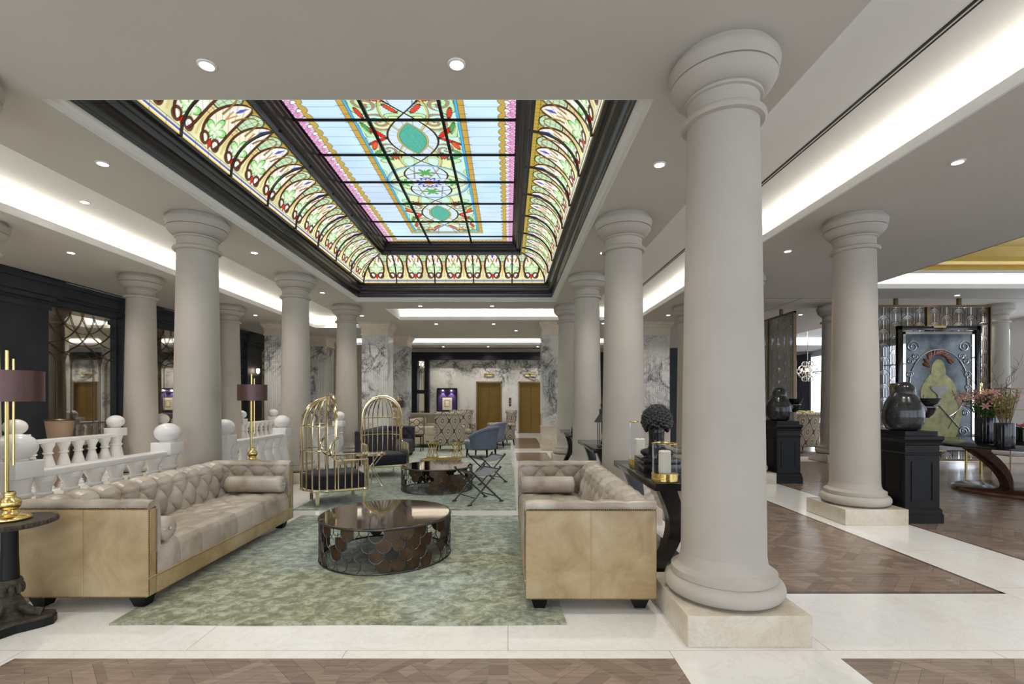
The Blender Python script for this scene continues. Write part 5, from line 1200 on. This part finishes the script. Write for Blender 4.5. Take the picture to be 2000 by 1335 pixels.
# ================================================================ consoles between the right columns
CT = 0.753
def console(label, x, y, first=[]):
    if first: return dup(first[0], label, (x, y, 0))
    t = thing('console_table', label, 'table', (x, y, 0), 0, 'black lacquer consoles'); L_ = 1.45; W_ = 0.44
    b = MB(); b.bbox(0, W_, 0, L_, CT-0.058, CT, 0.004); b.build('tabletop', 'black_gloss', t)
    for yy in (0.10, L_-0.22):
        b = MB(); o = []; i_ = []
        for k in range(15):
            q = k/14; z = 0.05+(CT-0.108)*q; c = 0.055+0.12*math.sin(PI*q)**1.1*0.9+0.02*q; w = 0.045+0.085*q
            o.append((c+w, z)); i_.append((c-w*0.1+0.0-0.03*(1-q), z))
        b.prism(o+i_[::-1], 0.12, 'y', yy); b.build('leg', 'black_gloss', t, 30)
    b = MB(); b.bbox(0.0, W_-0.06, 0.04, L_-0.04, 0, 0.05, 0.004); b.build('base', 'black_gloss', t)
    first.append(t); return t
console('black lacquer console nearest the camera, carrying the curly-haired bust', 1.13, 3.72)
console('black lacquer console with a lantern, behind the second right column', 1.13, 6.37)
console('black lacquer console with a white candle, farthest of the three', 1.13, 9.02)
def hurricane(label, x, y, r, h, ch, first=None):
    t = thing('hurricane_lantern', label, 'candle holder', (x, y, CT), 0)
    b = MB(); b.lathe([(0.0, 0), (r, 0), (r, 0.022), (r-0.004, 0.026), (r, 0.03), (r, 0.058), (r-0.006, 0.06), (0.0, 0.06)], 40, cap=False); b.build('brass_base', 'brass', t)
    b = MB(); b.lathe([(r-0.006, 0.055), (r-0.006, h)], 48, cap=False); b.build('glass_cylinder', 'glass', t)
    b = MB(); b.lathe([(r-0.009, h-0.008), (r-0.002, h-0.008), (r-0.001, h), (r-0.009, h), (r-0.009, h-0.008)], 48, cap=False); b.build('rim', 'brass', t)
    t2 = thing('pillar_candle', label.replace('glass hurricane lantern', 'ivory pillar candle inside the hurricane lantern'), 'candle', (x, y, CT+0.061)); cr = r*0.46
    b = MB(); b.lathe([(0.0, 0), (cr, 0), (cr, ch-0.006), (cr-0.006, ch), (cr*0.6, ch-0.006), (0.0, ch-0.012)], 32, cap=False); b.build('wax', 'wax', t2); b = MB(); b.tube([(0, 0, ch-0.014), (0.002, 0, ch+0.008)], 0.0018, 5); b.build('wick', 'black_satin', t2)
    return t
hurricane('short glass hurricane lantern at the near end of the first console', 1.265, 3.90, 0.104, 0.30, 0.175)
hurricane('tall glass hurricane lantern behind the black bust', 1.31, 4.80, 0.108, 0.43, 0.20)
# box and bust
t = thing('display_box', 'black lacquer box under the black bust', 'box', (1.20, 4.27, CT)); b = MB(); b.bbox(0, 0.33, 0, 0.32, 0, 0.075, 0.003); b.build('body', 'black_gloss', t); b = MB(); b.bbox(0.0, 0.33, 0, 0.32, 0.078, 0.122, 0.003); b.build('lid', 'black_gloss', t)
t = thing('bust_sculpture', 'glossy black bust with curly hair on the near console', 'sculpture', (1.365, 4.43, CT+0.130), math.radians(-25))
hd = MB()   # head facing +y (away), slightly right
hd.sph((0, 0.0, 0.30), (0.088, 0.108, 0.125), 24, 16); hd.sph((0, 0.045, 0.245), (0.066, 0.07, 0.07), 20, 12); hd.sph((0, 0.085, 0.215), (0.03, 0.03, 0.028), 12, 8)
hd.sph((0, 0.112, 0.275), (0.014, 0.028, 0.034), 12, 8); hd.sph((0, 0.10, 0.243), (0.026, 0.016, 0.010), 10, 6); hd.sph((0, 0.10, 0.232), (0.022, 0.016, 0.010), 10, 6)
for s in (-1, 1): hd.sph((s*0.034, 0.092, 0.300), (0.017, 0.014, 0.011), 10, 6); hd.sph((s*0.034, 0.094, 0.318), (0.026, 0.014, 0.009), 10, 6); hd.sph((s*0.088, 0.0, 0.285), (0.014, 0.024, 0.034), 10, 8)
hd.tube([(0, -0.03, 0.24), (0, -0.025, 0.16), (0, -0.02, 0.10), (0, -0.01, 0.03), (0, 0, 0.0)], [0.072, 0.068, 0.072, 0.10, 0.12], 24)
hd.sph((-0.06, -0.01, 0.035), (0.09, 0.07, 0.04), 16, 10); hd.sph((0.06, -0.01, 0.035), (0.09, 0.07, 0.04), 16, 10)
o = hd.build('head_and_neck', 'black_gloss', t, 60); md = o.modifiers.new('r', 'REMESH'); md.mode = 'VOXEL'; md.voxel_size = 0.006; md.use_smooth_shade = True; md = o.modifiers.new('s', 'SMOOTH'); md.iterations = 4
hr = MB(); r5 = random.Random(5)
for i in range(120):
    z = 1-2*(i+0.5)/120*0.72; ph = i*2.39996; rr = math.sqrt(max(0, 1-z*z)); x, y = rr*math.cos(ph), rr*math.sin(ph)
    if y > 0.55 and z < 0.45: continue
    rj = 0.026+0.010*r5.random(); hr.sph((x*0.115, y*0.125-0.005, 0.325+z*0.125), (rj, rj, rj*0.9), 8, 6)
for s in (-1, 1):
    for k in range(3): hr.sph((s*(0.085+0.02*r5.random()), -0.02+0.06*r5.random(), 0.26-0.02*k*0.7), (0.018, 0.018, 0.016), 8, 6)
hr.build('curly_hair', 'black_gloss', t, 60)
t = thing('metal_lantern', 'black metal lantern on the second console', 'lantern', (1.30, 6.62, CT))
b = MB(); b.bbox(-0.07, 0.07, -0.07, 0.07, 0, 0.03, 0.004); b.build('base', 'gunmetal', t)
for sx in (-1, 1):
    for sy in (-1, 1): b = MB(); b.tube([(sx*0.06, sy*0.06, 0.03), (sx*0.06, sy*0.06, 0.34)], 0.006, 6); b.build('post', 'gunmetal', t)
b = MB(); b.lathe([(0.12, 0.34), (0.115, 0.35), (0.05, 0.45), (0.05, 0.50), (0.06, 0.51), (0.0, 0.54)], 4); b.build('roof', 'gunmetal', t, 0)
b = MB(); b.tube([(0.03*math.cos(a), 0, 0.57+0.04*math.sin(a)) for a in np.linspace(0, 2*PI, 17)[:-1]], 0.005, 5, True); b.build('ring', 'gunmetal', t)
t = thing('dark_figurine', 'dark figurine behind the lantern on the second console', 'sculpture', (1.42, 7.0, CT)); b = MB(); b.lathe([(0.08, 0), (0.08, 0.04), (0.04, 0.06), (0.05, 0.25), (0.075, 0.40), (0.06, 0.50), (0.035, 0.53), (0.06, 0.60), (0.05, 0.68), (0.0, 0.72)], 20); b.build('figure', 'black_gloss', t)
t = thing('candlestick', 'black turned candlestick on the farthest console', 'candle holder', (1.30, 9.4, CT)); b = MB()
b.lathe([(0.07, 0), (0.075, 0.02), (0.06, 0.05), (0.075, 0.09), (0.05, 0.13), (0.03, 0.16), (0.045, 0.2), (0.025, 0.24), (0.035, 0.30), (0.045, 0.33), (0.05, 0.335)], 20); b.build('stick', 'black_gloss', t)
t = thing('square_candle', 'white candle on the black turned candlestick', 'candle', (1.30, 9.4, CT+0.336)); b = MB(); b.lathe([(0.035, 0), (0.035, 0.135), (0.0, 0.135)], 20); b.build('wax', 'wax', t)
t = thing('dark_vase', 'tall dark vase behind the candlestick on the farthest console', 'vase', (1.40, 9.85, CT)); b = MB(); b.lathe([(0.06, 0), (0.09, 0.15), (0.07, 0.35), (0.03, 0.5), (0.045, 0.58), (0.0, 0.57)], 20); b.build('body', 'black_gloss', t)
# ================================================================ pedestals and figures at right
def pedestal(label, x, y, first=[]):
    if first: return dup(first[0], label, (x, y, 0))
    t = thing('pedestal', label, 'pedestal', (x, y, 0), 0, 'black panelled pedestals'); w = 0.195
    def sq(B, prof):
        vs = []; [vs.extend([(-r, -r*1.0, z), (r, -r, z), (r, r, z), (-r, r, z)]) for r, z in prof]; n = len(prof)
        B.add(vs, [(k*4+q, k*4+(q+1) % 4, k*4+4+(q+1) % 4, k*4+4+q) for k in range(n-1) for q in range(4)]+[(0, 3, 2, 1), tuple((n-1)*4+q for q in range(4))])
    b = MB(); sq(b, [(w+0.028, 0), (w+0.028, 0.10), (w+0.018, 0.115), (w+0.018, 0.155), (w+0.004, 0.17), (w, 0.18)]); b.build('base', 'black_satin', t, 25)
    b = MB(); sq(b, [(w, 0.175), (w, 0.885)])
    for s in range(4):
        R = Matrix.Rotation(s*PI/2, 3, 'Z')
        for q in ((-0.125, 0.125, 0.245, 0.262), (-0.125, 0.125, 0.683, 0.70), (-0.125, -0.108, 0.262, 0.683), (0.108, 0.125, 0.262, 0.683)):
            m = MB(); m.box(q[0], q[1], -w-0.008, -w+0.001, q[2], q[3]); b.add([(R @ Vector(v))[:] for v in m.v], m.f)
    b.build('body', 'black_satin', t, 0)
    b = MB(); sq(b, [(w, 0.77), (w+0.012, 0.778), (w+0.012, 0.79), (w+0.002, 0.80)]); b.build('moulding', 'black_satin', t, 25)
    b = MB(); sq(b, [(w, 0.88), (w+0.012, 0.89), (w+0.012, 0.91), (w+0.02, 0.93), (w+0.03, 0.95), (w+0.03, 0.985), (w-0.01, 0.99), (w-0.01, 1.04)]); b.build('cap', 'black_satin', t, 25)
    first.append(t); return t
pedestal('black panelled pedestal right of the marble-plinthed column, nearer one', 4.70, 5.68); pedestal('black panelled pedestal farther back, just right of the nearest column', 4.70, 8.29)
def figure(label, x, y, rot, first=[]):
    if first: return dup(first[0], label, (x, y, 1.041), rot)
    t = thing('hooded_figure_sculpture', label, 'sculpture', (x, y, 1.041), rot, 'black crouching figures holding bowls')
    b = MB(); b.lathe([(0.0, 0.0), (0.13, 0.0), (0.165, 0.02), (0.195, 0.08), (0.208, 0.16), (0.203, 0.24), (0.18, 0.32), (0.145, 0.39), (0.105, 0.44), (0.085, 0.47), (0.0, 0.49)], 36, sy=0.95)
    b.sph((0.0, 0, 0.475), (0.080, 0.078, 0.075), 20, 14); b.sph((0.035, 0.0, 0.45), (0.065, 0.06, 0.06), 20, 12)
    b.sph((0.115, -0.03, 0.435), (0.014, 0.014, 0.014), 8, 6)
    b.tube([(0.05, 0.10, 0.33), (0.14, 0.10, 0.24), (0.21, 0.05, 0.22)], [0.06, 0.05, 0.035], 14); b.tube([(0.05, -0.10, 0.33), (0.14, -0.10, 0.24), (0.21, -0.05, 0.22)], [0.06, 0.05, 0.035], 14)
    pass
    o = b.build('body', 'black_glaze', t, 60); md = o.modifiers.new('r', 'REMESH'); md.mode = 'VOXEL'; md.voxel_size = 0.011; md.use_smooth_shade = True; md = o.modifiers.new('s', 'SMOOTH'); md.iterations = 5
    h = MB()    # hood: a shell over the head, open towards the bowls
    def hood(u, v):
        a = 0.75+(2*PI-1.5)*u; r = 0.105*math.sin(0.25+v*1.55); return (0.012+r*math.cos(a), r*math.sin(a)*0.95, 0.555-0.02*v-0.17*v*v)
    h.grid(hood, 30, 12); o = h.build('hood', 'black_glaze', t, 60); md = o.modifiers.new('s', 'SOLIDIFY'); md.thickness = 0.012; md.offset = 1
    bw = lambda z, r: [(0.0, z), (r*0.35, z), (r*0.42, z+0.012), (r*0.8, z+0.045), (r, z+0.10), (r+0.006, z+0.105), (r-0.008, z+0.105), (r*0.75, z+0.05), (0.0, z+0.025)]
    b = MB(); b.lathe(bw(0.145, 0.095), 32, (0.265, 0, 0), cap=False); b.build('lower_bowl', 'black_glaze', t)
    b = MB(); b.lathe([(0.0, 0.215), (0.05, 0.215), (0.075, 0.235), (0.09, 0.26), (0.105, 0.265), (0.105, 0.28), (0.075, 0.285), (0.0, 0.285)], 28, (0.27, 0, 0), cap=False); b.build('ring_dish', 'black_glaze', t)
    b = MB(); b.lathe(bw(0.27, 0.125), 32, (0.28, 0, 0), cap=False); b.build('upper_bowl', 'black_glaze', t)
    first.append(t); return t
M['black_glaze'] = plain('black_glaze', (0.018, 0.018, 0.019), 0.2, var=0.3, scale=14, spec=0.6)
figure('black hooded figure with bowls on the nearer right pedestal', 4.64, 5.68, 0.0); figure('black hooded figure with bowls on the farther pedestal', 4.64, 8.29, 0.0)
# ================================================================ art deco screens
def deco(B, w, h, x_off, z_off, u=0.27, pitch=0.29, t=0.0085, d=0.012):
    """stacked arches with straight legs, staggered column by column (panel in local x,z)"""
    nc = int(round(w/u)); u = w/nc; R_ = u/2-0.004; radii = [R_*k/5 for k in (1, 2, 3, 4, 5)]
    def seg(p, q):
        p = (min(max(p[0], x_off), x_off+w), p[1]); q = (min(max(q[0], x_off), x_off+w), q[1])
        if max(p[1], q[1]) > z_off+h or min(p[1], q[1]) < z_off: return
        dx, dz = q[0]-p[0], q[1]-p[1]; l = math.hypot(dx, dz)
        if l < 1e-4: return
        nx_, nz_ = -dz/l*t/2, dx/l*t/2
        B.add([(p[0]+nx_, -d/2, p[1]+nz_), (p[0]-nx_, -d/2, p[1]-nz_), (q[0]-nx_, -d/2, q[1]-nz_), (q[0]+nx_, -d/2, q[1]+nz_), (p[0]+nx_, d/2, p[1]+nz_), (p[0]-nx_, d/2, p[1]-nz_), (q[0]-nx_, d/2, q[1]-nz_), (q[0]+nx_, d/2, q[1]+nz_)], [(0, 1, 2, 3), (7, 6, 5, 4), (0, 3, 7, 4), (1, 5, 6, 2)])
    for c in range(nc):
        cx = x_off+(c+0.5)*u; off = (c % 2)*pitch/2
        k = -1
        while True:
            zc = z_off+off+k*pitch+pitch-R_
            if zc > z_off+h+pitch: break
            for r in radii:
                N_ = 8
                pts = [(cx+r*math.cos(a), zc+r*math.sin(a)) for a in np.linspace(0, PI, N_+1)]
                for i in range(N_): seg(pts[i], pts[i+1])
                zl = zc-pitch+math.sqrt(max(0, R_*R_-r*r))
                if r > 0:
                    zl = max(zl, z_off+0.001); zt = min(zc, z_off+h-0.001)
                    if zt > zl: seg((cx-r, zt), (cx-r, zl)); seg((cx+r, zt), (cx+r, zl))
            k += 1
def screen(label, loc, rot, w, n, h=3.30, mat='screen_metal'):
    t = thing('lattice_screen', label, 'screen', loc, rot); pw = w/n
    f = MB(); fr = 0.045; f.box(0, w, -0.03, 0.03, 0, fr); f.box(0, w, -0.03, 0.03, h-fr, h)
    for k in range(n+1): x = k*pw; f.box(max(0, x-0.03), min(w, x+0.03), -0.032, 0.032, 0, h)
    f.build('frame', 'bronze_frame', t, 0)
    for k in range(n):
        b = MB(); deco(b, pw-0.06, h-2*fr, k*pw+0.03, fr); b.build('lattice_panel', mat, t, 0)
    for k in range(n):
        b = MB(); x = (k+0.5)*pw if n < 3 else (k+0.5)*pw; b.box(x-0.03, x+0.03, -0.03, 0.03, h, CZ-0.022); b.box(x-0.09, x+0.09, -0.06, 0.06, CZ-0.022, CZ-0.003); b.build('hanger', 'bronze_frame', t, 0)
    return t
M['screen_metal'] = plain('screen_metal', (0.030, 0.024, 0.018), 0.45, 0.2, var=0.3)
M['screen_pale'] = plain('screen_pale', (0.50, 0.48, 0.43), 0.3, 0.8, var=0.1)
sc = screen('tall art deco lattice screen behind the framed artwork and flowers', (7.55, 10.25, 0.10), 0, 2.68, 2)
scb = screen('tall art deco lattice screen seen end-on, left of the right-hand column', (6.47, 10.9, 0.10), PI/2, 3.3, 3, mat='screen_pale')
for s_, ln in ((sc, 2.68), (scb, 3.3)):
    if s_ is scb: b = MB(); b.box(0, ln, -0.036, -0.028, 0.05, 3.25); b.build('backing_glass', 'smoke' , s_, 0)
    for x in (0.05, ln-0.05): b = MB(); b.box(x-0.04, x+0.04, -0.08, 0.08, -0.10, 0.0); b.build('foot', 'bronze_frame', s_, 0)
# ---- generic decorative glass artwork hung on the screen
t = thing('framed_artwork', 'large dark-framed decorative glass panel in ochre and slate hung before the lattice screen', 'artwork', (8.95, 10.07, 0))
aw, a0, a1 = 0.86, 0.33, 2.93
b = MB(); b.bbox(-aw, -aw+0.09, -0.05, 0.03, a0, a1, 0.006); b.bbox(aw-0.09, aw, -0.05, 0.03, a0, a1, 0.006); b.bbox(-aw, aw, -0.05, 0.03, a1-0.09, a1, 0.006); b.bbox(-aw, aw, -0.05, 0.03, a0, a0+0.09, 0.006); b.build('frame', 'black_gloss', t)
b = MB(); q = aw-0.12; b.box(-q, -q+0.05, -0.03, 0.0, a0+0.2, a1-0.12); b.box(q-0.05, q, -0.03, 0, a0+0.2, a1-0.12); b.box(-q, q, -0.03, 0, a1-0.17, a1-0.12); b.box(-q, q, -0.03, 0, a0+0.2, a0+0.25); b.build('inner_frame', 'mirror', t, 0)
def flat(name, mat, fn, y):
    b = MB(); fn(b); o = b.build(name, mat, t, 0); o.location.y = y; return o
b = MB(); b.box(-q+0.05, q-0.05, -0.012, -0.006, a0+0.25, a1-0.17); b.build('panel_ground', 'art_slate', t, 0)
def disc(B, cx, cz, rx, rz, n=40, th=0.004, y=-0.018, fn=None):
    o = [(cx+rx*math.cos(a)*(fn(a) if fn else 1), cz+rz*math.sin(a)*(fn(a) if fn else 1)) for a in np.linspace(0, 2*PI, n+1)[:-1]]
    B.prism(o, th, 'y', y)
b = MB()   # plain rounded ochre urn-like forms
disc(b, 0.02, 1.02, 0.46, 0.55, 60, fn=lambda a: 1+0.05*math.sin(a*5)); disc(b, 0.0, 1.55, 0.36, 0.42, 60, y=-0.019, fn=lambda a: 1+0.04*math.sin(a*4+1)); disc(b, 0.0, 1.98, 0.15, 0.26, 40, y=-0.020)
b.build('ochre_form', 'art_ochre', t, 0)
b = MB(); r6 = random.Random(8)
for i in range(34):
    a = PI*(-0.05+1.1*i/33); b.tube([(0.30*math.cos(a)*0.95+r6.uniform(-.03, .03), -0.024, 2.16+0.24*math.sin(a)+r6.uniform(-.03, .03)), (0.30*math.cos(a+0.3)*0.7, -0.024, 2.16+0.22*math.sin(a+0.3)*0.8)], 0.018, 5)
b.build('russet_spray', 'art_red', t, 0)
b = MB()   # ring and scrolls
b.tube([(0.60*math.cos(a), -0.026, 1.72+0.72*math.sin(a)) for a in np.linspace(PI*0.5, PI*1.4, 40)], 0.012, 5); b.tube([(0.60*math.cos(a), -0.026, 1.72+0.72*math.sin(a)) for a in np.linspace(PI*0.5, -PI*0.4, 40)], 0.010, 5)
for s in (-1, 1):
    for cx, cz, r0 in ((0.54, 2.50, 0.13), (0.58, 2.20, 0.07), (0.60, 1.92, 0.07), (0.61, 1.65, 0.06), (0.60, 1.38, 0.07), (0.56, 1.12, 0.07), (0.48, 2.30, 0.07), (0.52, 0.74, 0.11)):
        b.tube([(s*cx+r0*(1-k/26)*math.cos(k*0.5), -0.026, cz+r0*(1-k/26)*math.sin(k*0.5)) for k in range(22)], 0.009, 5)
b.build('silver_scroll', 'art_silver', t)
b = MB(); b.lathe([(0.05, 0), (0.06, 0.02), (0.02, 0.05), (0.03, 0.2), (0.16, 0.30), (0.19, 0.38), (0.17, 0.38), (0.0, 0.30)], 24, (0.0, -0.035, 1.30), sy=0.04); b.tube([(-0.3, -0.03, 1.15), (0.0, -0.032, 1.28), (0.42, -0.03, 0.82)], 0.012, 5); b.tube([(-0.30, -0.03, 1.5), (-0.38, -0.03, 1.2), (-0.1, -0.03, 1.1)], 0.007, 5); b.tube([(0.28, -0.03, 1.6), (0.44, -0.03, 1.25), (0.2, -0.03, 0.8)], 0.007, 5); b.build('grey_motif', 'art_grey', t)
for z in (a1-0.02, a0+0.02):
    b = MB(); b.box(-0.13, 0.13, -0.055, 0.14, z-0.02, z+0.02); b.build('bracket', 'brass', t, 0)
for s in (-1, 1): b = MB(); b.box(s*aw-0.035, s*aw+0.035, -0.055, 0.14, 1.52, 1.74); b.build('bracket', 'brass', t, 0)
# ================================================================ big round table with flowers
t = thing('round_table', 'large glossy dark round table with splayed curved legs at the right edge', 'table', (7.72, 7.30, 0))
b = MB(); b.lathe([(0, 0.705), (1.19, 0.705), (1.22, 0.715), (1.22, 0.735), (1.20, 0.745), (0, 0.745)], 96, cap=False); b.build('tabletop', 'black_gloss', t)
b = MB(); b.lathe([(0, 0), (0.76, 0), (0.77, 0.02), (0.76, 0.05), (0.70, 0.075), (0, 0.08)], 72, cap=False); b.build('base', 'dark_wood', t)
for k in range(4):
    a = math.radians(190+90*k); b = MB(); o = []; i_ = []
    for j in range(17):
        q = j/16; r = 0.20+0.66*q**1.9; z = 0.075+0.63*q; w = 0.05+0.17*q
        o.append((r+w*0.55, z)); i_.append((max(0.02, r-w*0.75), z))
    m = MB(); m.prism(o+i_[::-1], 0.07, 'y', -0.035); R = Matrix.Rotation(a, 3, 'Z'); b.add([(R @ Vector(v))[:] for v in m.v], m.f); b.build('leg', 'dark_wood', t, 30)
def vase(name, label, x, y, r, h, z=0.746):
    t = thing(name, label, 'vase', (x, y, z)); b = MB(); n = 40; vs = []
    pr = [(0.94, 0), (1.0, 0.02), (1.0, h-0.005), (0.985, h), (0.90, h), (0.88, h-0.03), (0.0, h-0.035)]
    for i in range(n):
        a = 2*PI*i/n; k = 1+(0.02 if i % 2 else -0.02)
        for q, zz in pr: vs.append((r*q*k*math.cos(a), r*q*k*math.sin(a), zz))
    m = len(pr); b.add(vs, [(i*m+j, ((i+1) % n)*m+j, ((i+1) % n)*m+j+1, i*m+j+1) for i in range(n) for j in range(m-1)]+[tuple(i*m for i in range(n))[::-1]]); b.build('ribbed_body', 'black_gloss', t, 20); return t
vase('ribbed_vase', 'tall black ribbed vase holding pink lilies on the round table', 7.22, 7.30, 0.125, 0.385)
vase('ribbed_vase', 'shorter black ribbed vase holding yellow-green stems on the round table', 6.90, 6.72, 0.105, 0.33)
vase('ribbed_bowl', 'low black ribbed pot with magenta flowers at the right picture edge', 8.0, 7.45, 0.16, 0.20)
r7 = random.Random(12)
def leafblade(B, p, d, l, w, bend=0.3):
    d = Vector(d).normalized(); p = Vector(p); s_ = d.cross(Vector((0, 0, 1)));  s_ = (s_.normalized() if s_.length > 0.01 else Vector((1, 0, 0)))*w
    m = p+d*l*0.5+Vector((0, 0, 0.04*l)); e = p+d*l-Vector((0, 0, bend*l*0.3)); B.add([p[:], (m+s_)[:], e[:], (m-s_)[:]], [(0, 1, 2, 3)])
t = thing('lily_bouquet', 'bunch of pink lilies and green stems in the taller vase', 'flowers', (7.22, 7.30, 0.746+0.345))
st_ = MB(); lf = MB(); heads = []
for i in range(46):
    a = r7.random()*2*PI; sp = 0.10+0.27*r7.random(); h = 0.20+0.22*r7.random(); p = (0.06*math.cos(a), 0.06*math.sin(a), 0.0); q = (sp*math.cos(a), sp*math.sin(a), h)
    st_.tube([p, ((p[0]+q[0])/2*0.8, (p[1]+q[1])/2*0.8, h*0.6), q], 0.004, 5); heads.append(q)
    for k in range(5):
        f = 0.2+0.7*r7.random(); leafblade(lf, (p[0]+(q[0]-p[0])*f, p[1]+(q[1]-p[1])*f, h*f), (r7.uniform(-1, 1), r7.uniform(-1, 1), r7.uniform(-0.1, 1)), 0.13, 0.010)
st_.build('stems', 'leaf', t); tag(lf.build('foliage', 'leaf', t, 0), kind='stuff')
heads.append((-0.42, -0.05, 0.30)); heads.append((-0.36, -0.1, 0.33)); st2 = MB(); st2.tube([(0, 0, 0), (-0.2, -0.04, 0.24), (-0.42, -0.05, 0.30)], 0.004, 5); st2.build('stem', 'leaf', t)
for q in heads:
    if r7.random() < 0.25: continue
    b = MB(); ax = Vector((q[0], q[1], 0.25)).normalized()
    for k in range(6):
        a = k*PI/3; u_ = ax.orthogonal().normalized(); v_ = ax.cross(u_); dd = (u_*math.cos(a)+v_*math.sin(a)); p = Vector(q); m = p+dd*0.035+ax*0.03; e = p+dd*0.075+ax*0.02; s_ = dd.cross(ax)*0.014
        b.add([p[:], (m+s_)[:], e[:], (m-s_)[:]], [(0, 1, 2, 3)])
    b.build('lily_flower', 'lily', t, 0)
t = thing('stem_arrangement', 'yellow-green and russet stems in the shorter ribbed vase', 'flowers', (6.90, 6.72, 0.746+0.29)); b = MB(); lf = MB()
for i in range(30):
    a = r7.random()*2*PI; h = 0.25+0.28*r7.random(); sp = 0.13*r7.random()+0.03; b.tube([(0.05*math.cos(a), 0.05*math.sin(a), 0), (sp*math.cos(a), sp*math.sin(a), h)], 0.0035, 5)
    for k in range(9): f = 0.25+0.75*r7.random(); leafblade(lf, (sp*f*math.cos(a), sp*f*math.sin(a), h*f), (r7.uniform(-1, 1), r7.uniform(-1, 1), r7.uniform(0, 1)), 0.07, 0.013)
b.build('stems', 'twig', t); tag(lf.build('foliage', 'yleaf', t, 0), kind='stuff')
t = thing('willow_twigs', 'tall curly bare twigs rising above the flowers on the round table', 'branches', (7.3, 7.36, 0.746+0.345)); b = MB()
for i in range(20):
    a = r7.random()*2*PI; x = y = 0.0; z = 0; pts = []; dx, dy = 0.020*math.cos(a), 0.015*math.sin(a); n = r7.randint(14, 24)
    for k in range(n): pts.append((x, y, z)); x += dx+0.026*math.sin(k*1.1+i); y += dy+0.022*math.cos(k*1.3+i*2); z += 0.044
    b.tube(pts, [0.005*(1-0.7*k/n) for k in range(n)], 5)
    for k in range(4, n-2, 3): p = pts[k]; b.tube([p, (p[0]+r7.uniform(-.05, .05), p[1]+r7.uniform(-.04, .04), p[2]+0.06), (p[0]+r7.uniform(-.09, .09), p[1], p[2]+0.11)], [0.0028, 0.002, 0.001], 4)
tag(b.build('twigs', 'twig', t), kind='stuff')
t = thing('magenta_flowers', 'magenta flowers with green leaves in the low ribbed pot', 'flowers', (8.0, 7.45, 0.746+0.17)); lf = MB(); fl = MB()
for i in range(60): a = r7.random()*2*PI; leafblade(lf, (0.1*math.cos(a), 0.1*math.sin(a), 0), (math.cos(a), math.sin(a), r7.uniform(0.2, 1.5)), 0.10, 0.02)
for i in range(26): a = r7.random()*2*PI; rr = 0.13*r7.random(); fl.sph((rr*math.cos(a), rr*math.sin(a), 0.07+0.05*r7.random()), (0.025, 0.025, 0.014), 8, 5)
tag(lf.build('foliage', 'leaf', t, 0), kind='stuff'); tag(fl.build('blossoms', 'pink', t), kind='stuff')
# reception glass desk behind, etagere, chandelier
t = thing('glass_shelf_unit', 'thin dark metal shelf unit against the window at the right edge', 'shelf', (9.25, 8.9, 0)); 
for x in (0, 0.9):
    for y in (0, 0.35): b = MB(); b.tube([(x, y, 0), (x, y, 1.62)], 0.011, 6); b.build('post', 'bronze_frame', t)
for z in (0.35, 0.78, 1.2, 1.6): b = MB(); b.box(0, 0.9, 0, 0.35, z, z+0.015); b.build('shelf', 'bronze_frame', t, 0)
t = thing('low_bench', 'pale glossy low bench in front of the lattice screen', 'bench', (8.6, 9.35, 0)); b = MB(); b.bbox(-0.9, 0.5, -0.2, 0.2, 0.44, 0.60, 0.01); b.build('seat', 'silver_pad', t)
for x in (-0.8, 0.4):
    for y in (-0.15, 0.15): b = MB(); b.box(x-0.015, x+0.015, y-0.015, y+0.015, 0, 0.44); b.build('leg', 'brass', t, 0)
t = thing('chandelier', 'small ornate crystal chandelier hanging near the bright right windows', 'chandelier', (10.1, 16.3, 2.35))
b = MB(); b.tube([(0, 0, 0.38), (0, 0, RZ-2.352)], 0.008, 6); b.build('chain', 'mirror', t)
b = MB()
for k in range(8):
    a = k*PI/4; c, s_ = math.cos(a), math.sin(a)
    for (r0, z0, R0) in ((0.18, 0.10, 0.10), (0.18, -0.10, 0.10), (0.10, 0.25, 0.08), (0.10, -0.25, 0.08), (0.28, 0.0, 0.08)):
        b.tube([((r0+R0*math.cos(q))*c, (r0+R0*math.cos(q))*s_, z0+R0*math.sin(q)) for q in np.linspace(0, 2*PI, 13)[:-1]], 0.010, 5, True)
b.build('scroll_frame', 'chandel', t)
for k in range(6): a = k*PI/3; b = MB(); b.sph((0.2*math.cos(a), 0.2*math.sin(a), 0.05), (0.025, 0.025, 0.05), 8, 6); b.build('bulb', 'flame', t)
b = MB(); 
for k in range(14): y = 21.45+k*0.075; b.tube([(XR-0.10+0.03*(k % 2), y, 0.02), (XR-0.10+0.03*(k % 2), y, 3.45)], 0.045, 8)
tag(b.build('curtain', 'curtain', None), 'long slate grey curtain beside the far bright window', 'curtain')
b = MB(); b.lathe([(0.03, 0), (0.05, 0.05), (0.05, 0.14), (0.03, 0.16), (0.0, 0.16)], 16); t = thing('wall_sconce', 'small lit wall sconce on the dark left wall near the marble pier', 'sconce', (XL+0.26, 15.75, 2.25)); b.build('lamp_glass', 'flame', t); b = MB(); b.tube([(-0.11, 0, -0.06), (0, 0, -0.06), (0, 0, 0.01)], 0.012, 6); b.build('bracket', 'brass', t)
